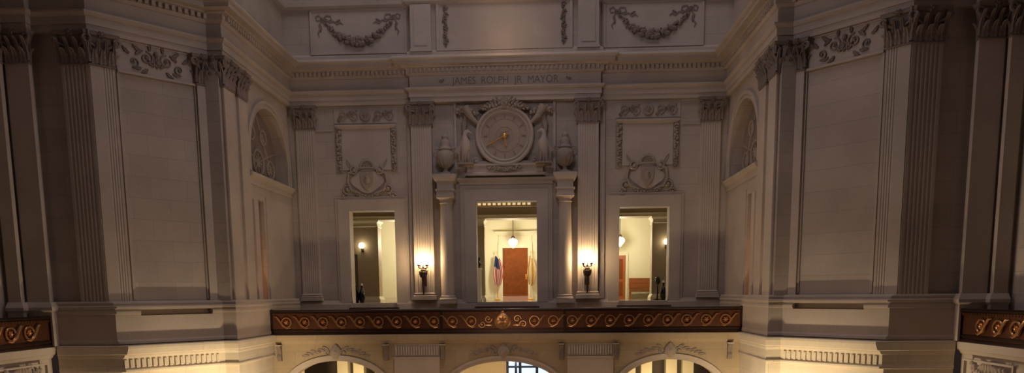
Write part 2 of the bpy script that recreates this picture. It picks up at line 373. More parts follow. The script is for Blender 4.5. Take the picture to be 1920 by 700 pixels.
# recess side walls: x=-9.98 plane with the arched niche and the narrow passage opening
def recess_wall(side):
    s = -1 if side == 'left' else 1
    X0, X1 = 9.98, 10.5    # front, back of masonry (as |x|)
    yc, r, zs = 29.6, 2.0, 7.45
    bm = bmesh.new()
    # built with y as the long direction, then placed: use local (u=y) in x, depth in y
    wall_grid(bm, 25.2, 32.3, 0, zs, X0, X1, [(yc-r, yc+r, 6.62, zs), (28.05, 28.75, 1.3, 5.55)])
    wall_grid(bm, 25.2, yc-r, zs, ZT, X0, X1, []); wall_grid(bm, yc+r, 32.3, zs, ZT, X0, X1, [])
    arch_fill(bm, yc, r, r, zs, ZT, X0, X1, 24)
    for v in bm.verts: v.co = Vector((s*v.co.y, v.co.x, v.co.z))
    W = struct('wall_%s_recess' % side, bm, MS)
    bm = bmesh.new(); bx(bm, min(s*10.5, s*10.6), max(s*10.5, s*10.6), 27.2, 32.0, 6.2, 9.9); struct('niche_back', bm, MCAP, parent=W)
    # archivolt
    bm = bmesh.new()
    for r0, r1, d in ((2.0, 2.16, .06), (2.16, 2.3, .1)):
        n = 24
        for i in range(n):
            a, b = PI*i/n, PI*(i+1)/n
            q = [(yc+r0*math.cos(a), zs+r0*math.sin(a)), (yc+r1*math.cos(a), zs+r1*math.sin(a)), (yc+r1*math.cos(b), zs+r1*math.sin(b)), (yc+r0*math.cos(b), zs+r0*math.sin(b))]
            prism(bm, q, s*(9.98-d), s*9.99, 'x')
        for sg in (-1, 1):
            a, b = sorted((yc+sg*r0, yc+sg*r1)); bx(bm, min(s*(9.98-d), s*9.99), max(s*(9.98-d), s*9.99), a, b, 6.62, zs)
    struct('archivolt', bm, MP, parent=W)
    # coffer roundels on the niche back
    for (y, z, rr) in ((28.3, 7.2, .36), (29.6, 7.3, .52), (30.9, 7.2, .36), (29.0, 8.45, .3), (30.2, 8.45, .3)):
        bm = bmesh.new()
        pts = [(s*10.47, y+rr*math.cos(2*PI*i/24), z+rr*math.sin(2*PI*i/24)) for i in range(25)]
        tube(bm, pts, .06, 6); ball(bm, (s*10.48, y, z), rr*.35, sx=.3, n=10, m=6)
        for i in range(8):
            a = 2*PI*i/8; tube(bm, [(s*10.48, y+rr*.3*math.cos(a), z+rr*.3*math.sin(a)), (s*10.47, y+rr*.8*math.cos(a), z+rr*.8*math.sin(a))], [.05, .02], 5)
        obj('roundel', bm, MC, W, True)
    bm = bmesh.new()
    for y0, z0, y1, z1 in ((28.3, 7.2, 29.6, 9.3), (30.9, 7.2, 29.6, 9.3), (27.7, 8.0, 29.6, 7.3), (31.5, 8.0, 29.6, 7.3)):
        tube(bm, [(s*10.49, y0, z0), (s*10.49, y1, z1)], .045, 4)
    obj('lattice', bm, MC, W)
    # sill cornice below the niche
    bm = bmesh.new(); path = [(-9.98, 27.3), (-9.98, 32.05)]
    if side == 'right': path = mirror(path)
    sweep(bm, path, [(.04, 6.1), (.04, 6.3), (.1, 6.34), (.2, 6.46), (.2, 6.55), (0, 6.6)], back=.1)
    struct('trim_8' if side == 'left' else 'trim_9', bm, MP)
    # passage behind the opening
    bm = bmesh.new()
    wall_pts = [(s*10.5, 27.4), (s*12.6, 27.4), (s*12.6, 29.4), (s*10.5, 29.4)]
    for i in range(3):
        (xa, ya), (xb, yb) = wall_pts[i], wall_pts[i+1]
        bx(bm, min(xa, xb)-.05, max(xa, xb)+.05, min(ya, yb)-.05, max(ya, yb)+.05, 1.2, 5.9)
    bx(bm, min(s*10.5, s*12.6), max(s*10.5, s*12.6), 27.4, 29.4, 5.8, 5.9); bx(bm, min(s*10.5, s*12.6), max(s*10.5, s*12.6), 27.4, 29.4, 1.2, 1.3)
    struct('wall_%s_passage' % side, bm, MPIER)
    plamp('passage_light', (s*11.2, 27.8, 2.6), 20, (1, .36, .08), .1)
    # jamb panel next to the opening
    bm = bmesh.new(); bx(bm, min(s*9.9, s*9.98), max(s*9.9, s*9.98), 27.6, 28.0, 1.5, 5.5); bx(bm, min(s*9.93, s*9.98), max(s*9.93, s*9.98), 28.9, 31.4, 1.5, 5.75)
    struct('jamb_panel', bm, MP, parent=W)
recess_wall('left'); recess_wall('right')

# back wall with three doorways
bm = bmesh.new()
wall_grid(bm, -9.98, 9.98, 0, ZT, 32.09, 32.75, [(-7.33, -5.17, 1.25, 5.52), (-1.40, 1.40, 1.25, 5.87), (5.17, 7.45, 1.25, 5.52)])
WB = struct('wall_back', bm, MS)
bm = bmesh.new()   # low plinth with the floor of the hall behind it
sweep(bm, [(-9.84, 32.09), (-7.33, 32.09)], [(.12, 0), (.12, 1.2), (.04, 1.38)], back=.1)
sweep(bm, [(-5.17, 32.09), (-1.4, 32.09)], [(.12, 0), (.12, 1.2), (.04, 1.38)], back=.1)
sweep(bm, [(1.4, 32.09), (5.17, 32.09)], [(.12, 0), (.12, 1.2), (.04, 1.38)], back=.1)
sweep(bm, [(7.45, 32.09), (9.84, 32.09)], [(.12, 0), (.12, 1.2), (.04, 1.38)], back=.1)
struct('baseboard_back', bm, MP)
# dark marble steps in each doorway
for i, (a, b, nm) in enumerate(((-7.33, -5.17, 'left'), (-1.4, 1.4, 'middle'), (5.17, 7.45, 'right'))):
    bm = bmesh.new()
    for k in range(6):
        z = 1.25-.2*k; bx(bm, a-.1*(k > 0), b+.1*(k > 0), 32.15-.26*k, 32.7, max(0.0, z-.2), z-.001)
    tag(obj('door_steps', bm, MDARKM), 'dark marble steps up to the %s doorway behind the bronze balustrade' % nm, 'steps')

# attic storey above the cornice
ATT = [(-9.6, 24.0), (-9.6, 31.75), (-4.25, 31.75), (-4.25, 31.5), (4.25, 31.5), (4.25, 31.75), (9.6, 31.75), (9.6, 24.0)]
ATT = [(-16.2, 22.9), (-13.2, 22.9), (-10.1, 25.9)] + [(-10.1, 32.2), (-4.25, 32.2), (-4.25, 31.95), (4.25, 31.95), (4.25, 32.2), (10.1, 32.2)] + [(10.1, 25.9), (13.2, 22.9), (16.2, 22.9)]
bm = bmesh.new()
sweep(bm, ATT, [(.12, 12.0), (.12, 12.38), (.06, 12.44), (0, 12.5), (0, 14.36), (.1, 14.42), (.22, 14.5), (.22, 14.7), (0, 14.8), (0, 19)], back=.5)
struct('wall_attic', bm, MS)

# ------------------------------------------------------------------ pilasters
def shaft_section(wd, d, n, margin, skew=0):
    pts = [(-wd/2, 0.02), (-wd/2, -d)]
    if n:
        fw = (wd-2*margin-abs(skew))/n; r = fw*.36
        for i in range(n):
            c = -wd/2+margin+max(0, skew)+fw*(i+.5)
            for k in range(7):
                a = PI*k/6; pts.append((c-r*math.cos(a), -d+.6*r*math.sin(a)))
    pts += [(wd/2, -d), (wd/2, .02)]
    return pts
def acanthus(bm, x, z, h, wd, y, out, rz=0, px=0, py=0):
    """upright leaf curling outwards at the tip; front is -y"""
    n = 7; rows = []
    s0 = len(bm.verts)
    for i in range(n+1):
        t = i/n
        zz = h*(t if t < .8 else .8+.2*math.sin((t-.8)*PI*2.2)*.9)
        yy = -out*(t**3)*1.25
        ww = wd*(1-.55*t**2)*(1+.14*(-1)**i)
        rows.append([(xx*ww, yy-hh, zz) for xx, hh in ((-.5, 0), (-.25, .045), (0, .02), (.25, .045), (.5, 0))]+[(xx*ww*.9, yy+.03, zz-.02*t) for xx in (.3, -.3)])
    R = [[bm.verts.new(p) for p in r] for r in rows]
    for a, b in zip(R, R[1:]):
        for j in range(7): bm.faces.new((a[j], a[(j+1) % 7], b[(j+1) % 7], b[j]))
    bm.faces.new(R[0]); bm.faces.new(R[-1][::-1])
    xform(bm, Matrix.Translation((x, y, z)) @ Matrix.Rotation(rz, 4, 'Z'), s0)
def capital_bm(wd, d, h):
    bm = bmesh.new()
    U = [(-wd/2, 0.02), (-wd/2, -d), (wd/2, -d), (wd/2, .02)]
    U = U
    sweep(bm, U, [(0, 0), (.035, .015), (.035, .05), (0, .07), (-.01, .3*h), (.02, .6*h), (.09, .86*h)], back=.02)
    sweep(bm, U, [(.11, .87*h), (.15, .9*h), (.15, .95*h), (.18, h)], back=.02)
    k = 3 if wd > .6 else 2
    for i in range(k):
        acanthus(bm, -wd/2+wd*(i+.5)/k, .06, h*.42, wd/k*.95, -d-.01, .14)
    for i in range(k+1):
        acanthus(bm, -wd/2+wd*i/k, .1, h*.68, wd/k*.7, -d-.01, .18)
    for sg in (-1, 1):
        acanthus(bm, sg*(wd/2+.01), .06, h*.42, max(.12, d*.8), -d*.5, .12, rz=sg*PI/2)
        # corner volute
        pts = []; rs = []
        cx, cz = sg*(wd/2+.07), h*.78
        for i in range(17):
            t = i/16; rr = .125*(1-.8*t); a = -PI*.6+t*2*PI*1.4
            pts.append((cx+sg*rr*math.cos(a), -d-.11, cz+rr*math.sin(a))); rs.append(.05*(1-.3*t))
        pts = [(sg*wd*.12, -d-.03, h*.45), (sg*wd*.3, -d-.06, h*.6)]+pts; rs = [.02, .035]+rs
        tube(bm, pts, rs, 6)
        spiral(bm, sg*wd*.14, h*.76, .07, 1.2, PI/2, sg, -d-.03, .022, 12)
    rosette(bm, 0, h*.93, .12, -d-.15)
    return bm
def make_pilaster(wd, d, n, z0, zc, label, loc, rz, group=None, base=True, skew=0):
    """z0 bottom of base; zc bottom of capital; ZA top"""
    t = thing('pilaster', label, 'pilaster', (loc[0], loc[1], z0), rz, group)
    hb = .34 if base else 0
    if base:
        bm = bmesh.new(); U = [(-wd/2, .02), (-wd/2, -d), (wd/2, -d), (wd/2, .02)]
        sweep(bm, U, [(.09, 0), (.09, .12), (.06, .14), (.085, .17), (.06, .2), (.02, .22), (.02, .24), (.05, .27), (.03, .3), (.0, .34)], back=.02)
        obj('base', bm, MP, t)
    bm = bmesh.new(); prism(bm, shaft_section(wd, d, n, wd*.09, skew), hb, zc-z0, 'z'); obj('shaft', bm, MP, t)
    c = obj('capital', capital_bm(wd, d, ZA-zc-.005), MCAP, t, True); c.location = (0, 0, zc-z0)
    return t
ZC = 9.15
# two beside the clock bay (front plane 31.72), two in the corners of the back wall
p = make_pilaster(.92, .37, 7, 1.38, ZC, 'fluted limestone pilaster behind the left torch lamp', (-3.80, 32.09), 0)
copy_tree(p, (3.72, 32.09, 1.38), 0, 'fluted limestone pilaster behind the right torch lamp')
p = make_pilaster(.84, .14, 7, 1.38, ZC, 'fluted pilaster in the far left corner of the back wall', (-9.2, 32.09), 0)
copy_tree(p, (9.2, 32.09, 1.38), 0, 'fluted pilaster in the far right corner of the back wall')
# piers: chamfer outer (reeded), chamfer inner, front return, recess return
h2 = math.sqrt(.5)
def chamfer_pt(side, along, d=0):   # along measured from the inner end
    x = -10.364-along*h2; y = 25.31-along*h2
    nx, ny = h2, -h2
    x -= nx*(.14-d); y -= ny*(.14-d)
    return ((x if side == 'left' else -x), y)
for side in ('left', 'right'):
    sg = 1 if side == 'left' else -1
    a = chamfer_pt(side, 3.40)
    make_pilaster(.72, .14, 4, 1.5, ZC, 'reeded corner pilaster on the outer edge of the %s pier, beside the wide blank panel' % side, a, sg*PI/4, base=False, skew=sg*.28)
    a = chamfer_pt(side, .22)
    make_pilaster(.42, .14, 0, 1.5, ZC, 'plain narrow pilaster on the angled face of the %s pier' % side, a, sg*PI/4, base=False)
    make_pilaster(.50, .14, 4, 1.5, ZC, 'narrow fluted strip pilaster facing forward on the inner corner of the %s pier' % side, (-sg*10.10, 25.45), 0, base=False)
    make_pilaster(.80, .14, 0, 1.5, ZC, 'plain pilaster on the %s pier turning into the recess beside the niche' % side, (-sg*9.98, 25.73), sg*PI/2, base=False)
    make_pilaster(.75, .10, 0, 1.5, ZC, 'slim pilaster in the %s recess between the pier and the arched niche' % side, (-sg*9.98, 26.97), sg*PI/2, base=False)
    make_pilaster(.94, .14, 6, 1.5, ZC, 'fluted pilaster on the dark outer face of the %s pier' % side, (-sg*13.52, 22.78), 0, base=False)
    make_pilaster(.78, .14, 0, 1.5, ZC, 'dark plain pilaster halfway to the picture edge beside the %s side balcony' % side, (-sg*15.31, 22.56), 0, base=False)
    make_pilaster(.44, .14, 0, 1.5, ZC, 'dark plain pilaster at the %s edge of the picture' % side, (-sg*15.96, 22.34), 0, base=False)

# jamb base moulding, side arm sill
for side in ('left', 'right'):
    bm = bmesh.new(); p = [(-16.2, 22.20), (-15.72, 22.20), (-15.72, 22.42), (-14.9, 22.42), (-14.9, 22.64)]
    if side == 'right': p = mirror(p)
    sweep(bm, p, [(.0, 0), (.06, .0), (.06, 1.15), (.14, 1.22), (.14, 1.32), (.03, 1.5)], back=.3); struct('trim_10' if side == 'left' else 'trim_11', bm, MP)
    bm = bmesh.new(); p = [(-16.34, 8), (-16.34, 21.2)]
    if side == 'right': p = mirror(p)
    sweep(bm, p, [(.1, 6.2), (.1, 6.35), (.24, 6.5), (.24, 6.6), (0, 6.65)], back=.02); struct('trim_12' if side == 'left' else 'trim_13', bm, MP)

# wide panel of each pier: frame moulding, relief panel with scrolling foliage
for side in ('left', 'right'):
    sg = 1 if side == 'left' else -1
    c = chamfer_pt(side, 1.70)
    t = thing('relief_panel', 'carved foliage frieze panel at the top of the %s pier between two capitals' % side, 'relief panel', (c[0], c[1], 9.2), sg*PI/4)
    bm = bmesh.new(); bx(bm, -1.25, 1.25, -.05, .02, 0, .96); obj('ground', bm, MP, t)
    bm = bmesh.new(); bx(bm, -1.25, 1.25, -.11, 0, -.08, 0); obj('lower_moulding', bm, MP, t)
    bm = bmesh.new(); bx(bm, -1.25, 1.25, -.08, 0, .94, .99); obj('upper_moulding', bm, MP, t)
    for k in (-1, 1):
        bm = bmesh.new(); spiral(bm, k*.32, .55, .22, 1.5, PI/2, k, -.05, .035)
        spiral(bm, k*.72, .35, .16, 1.3, -PI/2, -k, -.05, .03)
        for j, (lx, lz, an) in enumerate(((.1, .3, .6), (.5, .75, .3), (.5, .2, -.4), (.85, .6, .5), (.2, .8, 1.4), (.65, .6, 2.2), (.3, .2, -1.0))):
            leaf(bm, k*lx, lz, .28, .15, an if k > 0 else PI-an, -.05, .06, .3*k)
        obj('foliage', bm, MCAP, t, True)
    bm = bmesh.new(); rosette(bm, 0, .45, .2, -.05, 8); ball(bm, (0, -.06, .72), .1, n=8, m=5); obj('rosette', bm, MCAP, t, True)
    for x0, x1 in ((-1.27, -1.2), (1.2, 1.27)):
        bm = bmesh.new(); bx(bm, x0, x1, -.05, .02, -7.65, -.08); obj('edge_moulding', bm, MP, t)

# ------------------------------------------------------------------ back wall dressings
def frame(bm, x0, x1, z0, z1, wd, y, steps=((1, .05), (.62, .1), (.25, .14))):
    """three-sided door surround, outside edges at wd beyond the opening"""
    for f, d in steps:
        q = wd*f
        bx(bm, x0-q, x0, y-d, y, z0, z1); bx(bm, x1, x1+q, y-d, y, z0, z1); bx(bm, x0-q, x1+q, y-d, y, z1, z1+q)
for sg, nm in ((-1, 'left'), (1, 'right')):
    x0, x1 = (-7.33, -5.17) if sg < 0 else (5.17, 7.45)
    t = thing('door_surround', 'stepped stone surround framing the %s doorway under a carved cartouche' % nm, 'door surround', ((x0+x1)/2, 32.09, 1.25))
    bm = bmesh.new(); w2 = (x1-x0)/2; frame(bm, -w2, w2, 0, 4.27, .62, 0, ((1, .06), (.8, .1), (.35, .07))); obj('architrave', bm, MP, t)
    bm = bmesh.new(); bx(bm, -w2-.61, w2+.61, -.08, 0, 4.86, 4.90); obj('cap_moulding', bm, MP, t)
    # raised strip between the doorway bay and the big pilaster
    bm = bmesh.new(); xs = sorted((sg*4.27, sg*4.49)); bx(bm, xs[0], xs[1], 31.99, 32.09, 1.38, ZA-.01)
    struct('trim_14' if sg < 0 else 'trim_15', bm, MP)
    # string course at capital foot
    bm = bmesh.new(); xs = sorted((sg*7.95, sg*8.75)); bx(bm, xs[0], xs[1], 32.04, 32.09, 9.1, 9.16)
    struct('trim_16' if sg < 0 else 'trim_17', bm, MP)
    # frieze relief
    cx = sg*6.4
    t = thing('foliage_frieze', 'carved scrolling foliage band above the blank tablet over the %s doorway' % nm, 'relief', (cx, 32.09, 9.42))
    bm = bmesh.new(); bx(bm, -1.45, 1.45, -.03, 0, 0, .66); obj('ground', bm, MP, t)
    for k in (-1, 1):
        bm = bmesh.new()
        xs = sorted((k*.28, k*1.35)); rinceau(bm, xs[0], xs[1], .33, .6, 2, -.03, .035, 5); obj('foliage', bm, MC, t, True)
    bm = bmesh.new(); lathe(bm, [(.24, 0), (.26, .04), (.22, .08), (.12, .07)], (0, -.03, .34), 16, 'y'); rosette(bm, 0, .34, .16, -.08, 6); obj('medallion', bm, MC, t, True)
    # tablet with hood, side drops
    t = thing('stone_tablet', 'blank stone tablet with moulded hood and fruit drops over the %s doorway' % nm, 'tablet', (cx, 32.09, 7.35))
    bm = bmesh.new(); bx(bm, -1.13, 1.13, -.05, 0, 0, 1.82); obj('slab', bm, MP, t)
    bm = bmesh.new(); sweep(bm, [(-1.3, 0), (-1.3, -.06), (1.3, -.06), (1.3, 0)], [(0, 1.82), (.04, 1.86), (.1, 1.93), (.1, 1.99), (0, 2.02)], back=.02); obj('hood', bm, MP, t)
    for k in (-1, 1):
        bm = bmesh.new(); bx(bm, k*1.28-.16, k*1.28+.16, -.03, 0, -.1, 1.8)
        fruit_chain(bm, [(k*(1.28-.02*abs(math.sin(j))), 1.7-j*.13, 1-.02*j) for j in range(14)], .13, -.03, 3+k); obj('fruit_drop', bm, MC, t, True)
    # cartouche
    t = thing('cartouche', 'carved stone cartouche with scrolls and shield directly above the %s door surround' % nm, 'cartouche', (cx, 32.09, 6.2))
    bm = bmesh.new(); outline = []
    for j in range(28):
        a = 2*PI*j/28; rr = 1+.08*math.cos(4*a); outline.append((.72*rr*math.sin(a), .66+.52*rr*math.cos(a)))
    prism(bm, outline, -.07, 0, 'y'); obj('field', bm, MP, t)
    for k in (-1, 1):
        bm = bmesh.new()
        spiral(bm, k*.58, 1.12, .2, 1.5, PI/2, -k, -.08, .055); spiral(bm, k*.95, .3, .22, 1.4, -PI/2, k, -.03, .055)
        tube(bm, [(k*.4, -.1, 1.2), (k*.85, -.1, 1.0), (k*.92, -.08, .6), (k*.75, -.08, .25), (k*.35, -.08, .1)], [.05, .06, .05, .06, .04], 6)
        spiral(bm, k*1.15, -.02, .16, 1.3, 0, k, -.03, .04)
        leaf(bm, k*.75, 1.25, .42, .2, PI/2-k*.5, -.03, .07)
        obj('scroll', bm, MC, t, True)
    bm = bmesh.new(); prism(bm, [(-.3, 1.05), (.3, 1.05), (.28, .6), (.14, .35), (0, .22), (-.14, .35), (-.28, .6)], -.14, -.05, 'y'); ball(bm, (0, -.12, .68), .16, sy=.6, n=10, m=6)
    ball(bm, (0, -.16, .8), .09, n=8, m=5); obj('shield', bm, MC, t, True)
    bm = bmesh.new(); tube(bm, [(.3*math.cos(PI*j/12), -.08, 1.28+.3*math.sin(PI*j/12)) for j in range(13)], .06, 6); bx(bm, -.36, .36, -.14, 0, 1.2, 1.28)
    for k in (-1, 0, 1): leaf(bm, k*.12, 1.28, .24, .14, PI/2-k*.3, -.04, .06)
    obj('crown_arch', bm, MC, t, True)
    bm = bmesh.new(); fruit_chain(bm, [(-.6+1.2*j/10, .12-.16*math.sin(PI*j/10), .9) for j in range(11)], .08, -.05, 9); obj('garland', bm, MC, t, True)

# central door surround
t = thing('door_surround', 'broad stone surround framing the middle doorway under the clock', 'door surround', (0, 32.09, 1.25))
bm = bmesh.new(); frame(bm, -1.4, 1.4, 0, 4.62, .72, 0, ((1, .08), (.72, .13), (.3, .09))); obj('architrave', bm, MP, t)
bm = bmesh.new(); sweep(bm, [(-2.14, 0), (-2.14, -.12), (2.14, -.12), (2.14, 0)], [(0, 5.34), (0, 5.45), (.06, 5.5), (.12, 5.56), (.12, 5.63), (0, 5.66)], back=.02); obj('cornice', bm, MP, t)

# engaged columns with impost blocks
def column(x, label):
    t = thing('column', label, 'column', (x, 31.72, 1.2))
    bm = bmesh.new(); bx(bm, -.4, .4, -.4, .37, 0, .16); lathe(bm, [(.37, .16), (.4, .2), (.37, .26), (.33, .29), (.35, .33), (.31, .38)], n=28); obj('base', bm, MP, t, True)
    bm = bmesh.new(); lathe(bm, [(.31, .38), (.312, 1.8), (.30, 3.2), (.275, 4.52)], n=32); obj('shaft', bm, MP, t, True)
    bm = bmesh.new(); lathe(bm, [(.275, 4.5), (.31, 4.53), (.31, 4.57), (.28, 4.6), (.285, 4.66), (.37, 4.76)], n=28); bx(bm, -.41, .41, -.41, .37, 4.76, 4.86); obj('capital', bm, MP, t, True)
    bm = bmesh.new(); sweep(bm, [(-.38, .37), (-.38, -.38), (.38, -.38), (.38, .37)], [(0, 4.86), (0, 5.06), (.05, 5.08), (.05, 5.14), (-.04, 5.16), (-.04, 5.4), (.06, 5.48), (.12, 5.58), (.15, 5.66), (.15, 5.76), (0, 5.8)], back=.02)
    bx(bm, -.33, .33, -.33, .37, 4.86, 5.79); obj('impost_block', bm, MP, t)
    return t
column(-2.72, 'round stone column left of the middle doorway, beside the left torch lamp'); column(2.68, 'round stone column right of the middle doorway, beside the right torch lamp')
def urn(x, label):
    t = thing('urn', label, 'urn', (x, 31.78, 7.0))
    bm = bmesh.new(); bx(bm, -.24, .24, -.24, .24, 0, .1); lathe(bm, [(.2, .1), (.12, .18), (.08, .26), (.1, .32)], n=20); obj('foot', bm, MC, t, True)
    bm = bmesh.new(); lathe(bm, [(.1, .3), (.26, .42), (.37, .62), (.4, .82), (.37, .98), (.27, 1.08), (.24, 1.12)], n=24)
    for i in range(12):
        a = 2*PI*i/12; tube(bm, [(math.cos(a)*r, math.sin(a)*r, z) for r, z in ((.12, .33), (.27, .44), (.37, .6), (.39, .74))], [.02, .035, .04, .01], 5)
    obj('bowl', bm, MC, t, True)
    bm = bmesh.new(); lathe(bm, [(.28, 1.1), (.31, 1.14), (.26, 1.2), (.22, 1.3), (.24, 1.4), (.2, 1.5), (.14, 1.58), (.16, 1.68), (.1, 1.76), (.03, 1.84)], n=20); obj('lid', bm, MC, t, True)
    for k in (-1, 1):
        bm = bmesh.new(); tube(bm, [(k*.36, 0, .95), (k*.5, 0, 1.05), (k*.47, 0, 1.2), (k*.3, 0, 1.18)], .035, 6); obj('handle', bm, MC, t, True)
urn(-2.72, 'carved lidded stone urn on the left column block beside the clock'); urn(2.68, 'carved lidded stone urn on the right column block beside the clock')

# clock
CXc, CZc = -.03, 8.70
t = thing('wall_clock', 'round stone clock with gilt hands set over the middle doorway', 'clock', (CXc, 31.9, CZc))
bm = bmesh.new(); lathe(bm, [(1.2, -.15), (1.3, 0), (1.33, .1), (1.31, .2), (1.25, .24), (1.2, .22), (1.17, .14), (1.12, .12), (1.1, .17), (1.06, .17), (1.03, .1), (1.0, .04)], n=64, axis='y'); obj('rim', bm, MP, t, True)
bm = bmesh.new(); lathe(bm, [(1.04, .0), (1.04, .06), (.74, .06), (.73, .045), (.7, .045), (.69, .06), (.4, .065), (.39, .05), (.36, .05), (.35, .065), (.1, .07)], n=48, axis='y'); dial = obj('dial', bm, MDIAL, t, True)
for i in range(12):
    a = 2*PI*i/12; s0 = 0; bm = bmesh.new(); bx(bm, -.022, .022, -.085, -.05, .78, .95)
    xform(bm, Matrix.Rotation(a, 4, 'Y')); obj('hour_mark', bm, MCAP, dial)
bm = bmesh.new()
for i in range(24):
    a = 2*PI*i/24; tube(bm, [(.12*math.cos(a), -.07, .12*math.sin(a)), (.34*math.cos(a), -.06, .34*math.sin(a))], [.02, .006], 4)
obj('sunburst', bm, MC, dial)
def hand(L, tail, wd, ang, y, nm):
    bm = bmesh.new(); prism(bm, [(-wd, 0), (-wd*.6, L*.6), (-wd*1.3, L*.72), (0, L), (wd*1.3, L*.72), (wd*.6, L*.6), (wd, 0), (wd*.7, -tail), (-wd*.7, -tail)], y-.02, y, 'y')
    xform(bm, Matrix.Rotation(ang, 4, 'Y')); obj(nm, bm, MHAND, t)
hand(.88, .22, .035, -math.radians(118), -.12, 'minute_hand'); hand(.52, .1, .05, math.radians(172), -.095, 'hour_hand')
bm = bmesh.new(); lathe(bm, [(.1, .05), (.1, .14), (.05, .18)], n=16, axis='y'); obj('hub', bm, MGOLD, t, True)

t = thing('clock_plinth', 'moulded stone base with scroll ends carrying the round clock', 'plinth', (CXc, 31.95, 6.97))
bm = bmesh.new(); sweep(bm, [(-1.75, .14), (-1.75, -.2), (1.75, -.2), (1.75, .14)], [(0.05, 0), (.05, .08), (0, .12), (-.06, .2), (-.02, .36), (.06, .42), (.06, .5), (-.02, .52)], back=.02); bx(bm, -1.7, 1.7, -.15, .14, 0, .5); obj('block', bm, MP, t)
for k in (-1, 1):
    bm = bmesh.new(); spiral(bm, k*1.3, .62, .2, 1.5, -PI/2, k, -.1, .06); tube(bm, [(k*1.4, -.1, .5), (k*.9, -.12, .56), (k*.4, -.12, .46)], [.07, .09, .06], 6); obj('scroll', bm, MC, t, True)
bm = bmesh.new(); fruit_chain(bm, [(-.7+1.4*j/12, .36-.12*math.sin(PI*j/12), 1) for j in range(13)], .1, -.22, 5); obj('garland', bm, MC, t, True)

t = thing('clock_crest', 'carved leafy crest over the top of the round clock', 'crest', (CXc, 31.78, 9.95))
bm = bmesh.new(); rosette(bm, 0, .18, .22, -.12, 8); ball(bm, (0, -.05, .1), .22, sy=.5, n=10, m=6); obj('rosette', bm, MC, t, True)
for k in (-1, 1):
    bm = bmesh.new()
    for j in range(7):
        x = .2+j*.13; leaf(bm, k*x, .1-.03*j, .34-.02*j, .16, PI/2-k*(.25+.14*j), -.06, .09, -.3*k)
    fruit_chain(bm, [(k*(.15+.14*j), .1-.035*j, 1) for j in range(7)], .11, -.1, 11); obj('spray', bm, MC, t, True)

# eagles and cornucopias either side
def eagle(k, nm):
    t = thing('eagle_statue', 'carved stone eagle standing on the %s side of the clock facing it' % nm, 'eagle statue', (CXc+k*1.74, 31.66, 7.45))
    bm = bmesh.new(); i = -k     # towards the clock
    tube(bm, [(-i*.12, 0, -.02), (-i*.10, 0, .2), (-i*.04, -.05, .45), (0, -.08, .72), (i*.01, -.09, .95), (-i*.03, -.1, 1.12), (-i*.03, -.11, 1.27), (i*.03, -.12, 1.38), (i*.11, -.12, 1.4), (i*.17, -.12, 1.36)],
         [.05, .11, .19, .23, .2, .125, .095, .1, .095, .05], 14)
    body = obj('body', bm, MP, t, True)
    bm = bmesh.new(); tube(bm, [(i*.15, -.12, 1.38), (i*.24, -.12, 1.36), (i*.28, -.12, 1.28)], [.05, .035, .01], 8); obj('beak', bm, MP, body, True)
    bm = bmesh.new()
    for j in range(8):
        x0 = -i*(.12+.02*j); tube(bm, [(x0, -.16+.01*j, 1.05-.05*j), (-i*(.26+.03*j), -.16, .72-.03*j), (-i*(.32-.01*j), -.12, .1+.045*j)], [.05, .065, .015], 6, .5)
    obj('wing', bm, MC, t, True)
    for f in (0, 1):
        bm = bmesh.new(); x = -.04+f*.14
        tube(bm, [(i*x, -.12, .5), (i*(x+.02), -.14, .25), (i*(x+.02), -.12, .06)], [.12, .08, .035], 8)
        for q in (-1, 0, 1): tube(bm, [(i*(x+.02), -.12, .05), (i*(x+.1), -.16+q*.06, .03), (i*(x+.14), -.17+q*.07, 0)], [.03, .025, .008], 5)
        obj('leg', bm, MC, t, True)
    bm = bmesh.new()
    for j in range(5): tube(bm, [(-i*.14, -.02, .2), (-i*(.2+.04*j), 0, -.02), (-i*(.2+.06*j), 0, -.2)], [.06, .06, .03], 6, .5)
    obj('tail', bm, MC, t, True)
    bm = bmesh.new(); bx(bm, -.35, .35, -.28, .25, -.02-.0, 0.02); obj('perch', bm, MC, t)
    t = thing('cornucopia', 'carved horn with fruit tucked in the upper %s corner beside the clock' % nm, 'cornucopia', (CXc+k*1.45, 31.9, 9.1))
    bm = bmesh.new(); tube(bm, [(-k*.42, -.1, .0), (-k*.2, -.12, .18), (k*.05, -.15, .42), (k*.25, -.16, .72), (k*.32, -.16, .84)], [.03, .09, .14, .19, .21], 12); obj('horn', bm, MC, t, True)
    bm = bmesh.new(); fruit_chain(bm, [(k*(.3-.16*j), .8-.07*abs(j), 1.1) for j in range(-2, 4)], .13, -.15, 3); obj('fruit', bm, MC, t, True)
    bm = bmesh.new()
    for j in range(5): leaf(bm, k*(.1-.12*j), .35-.05*j, .45, .2, PI/2-k*(.9-.35*j), -.03, .09)
    leaf(bm, k*.4, -.3, .9, .26, PI/2+k*.1, -.03, .1); obj('leaves', bm, MC, t, True)
eagle(-1, 'left'); eagle(1, 'right')
bm = bmesh.new()
for k in (-1, 1):
    xs = sorted((CXc+k*2.18, CXc+k*2.3)); bx(bm, xs[0], xs[1], 31.95, 32.09, 7.0, ZA)
struct('trim_18', bm, MP)

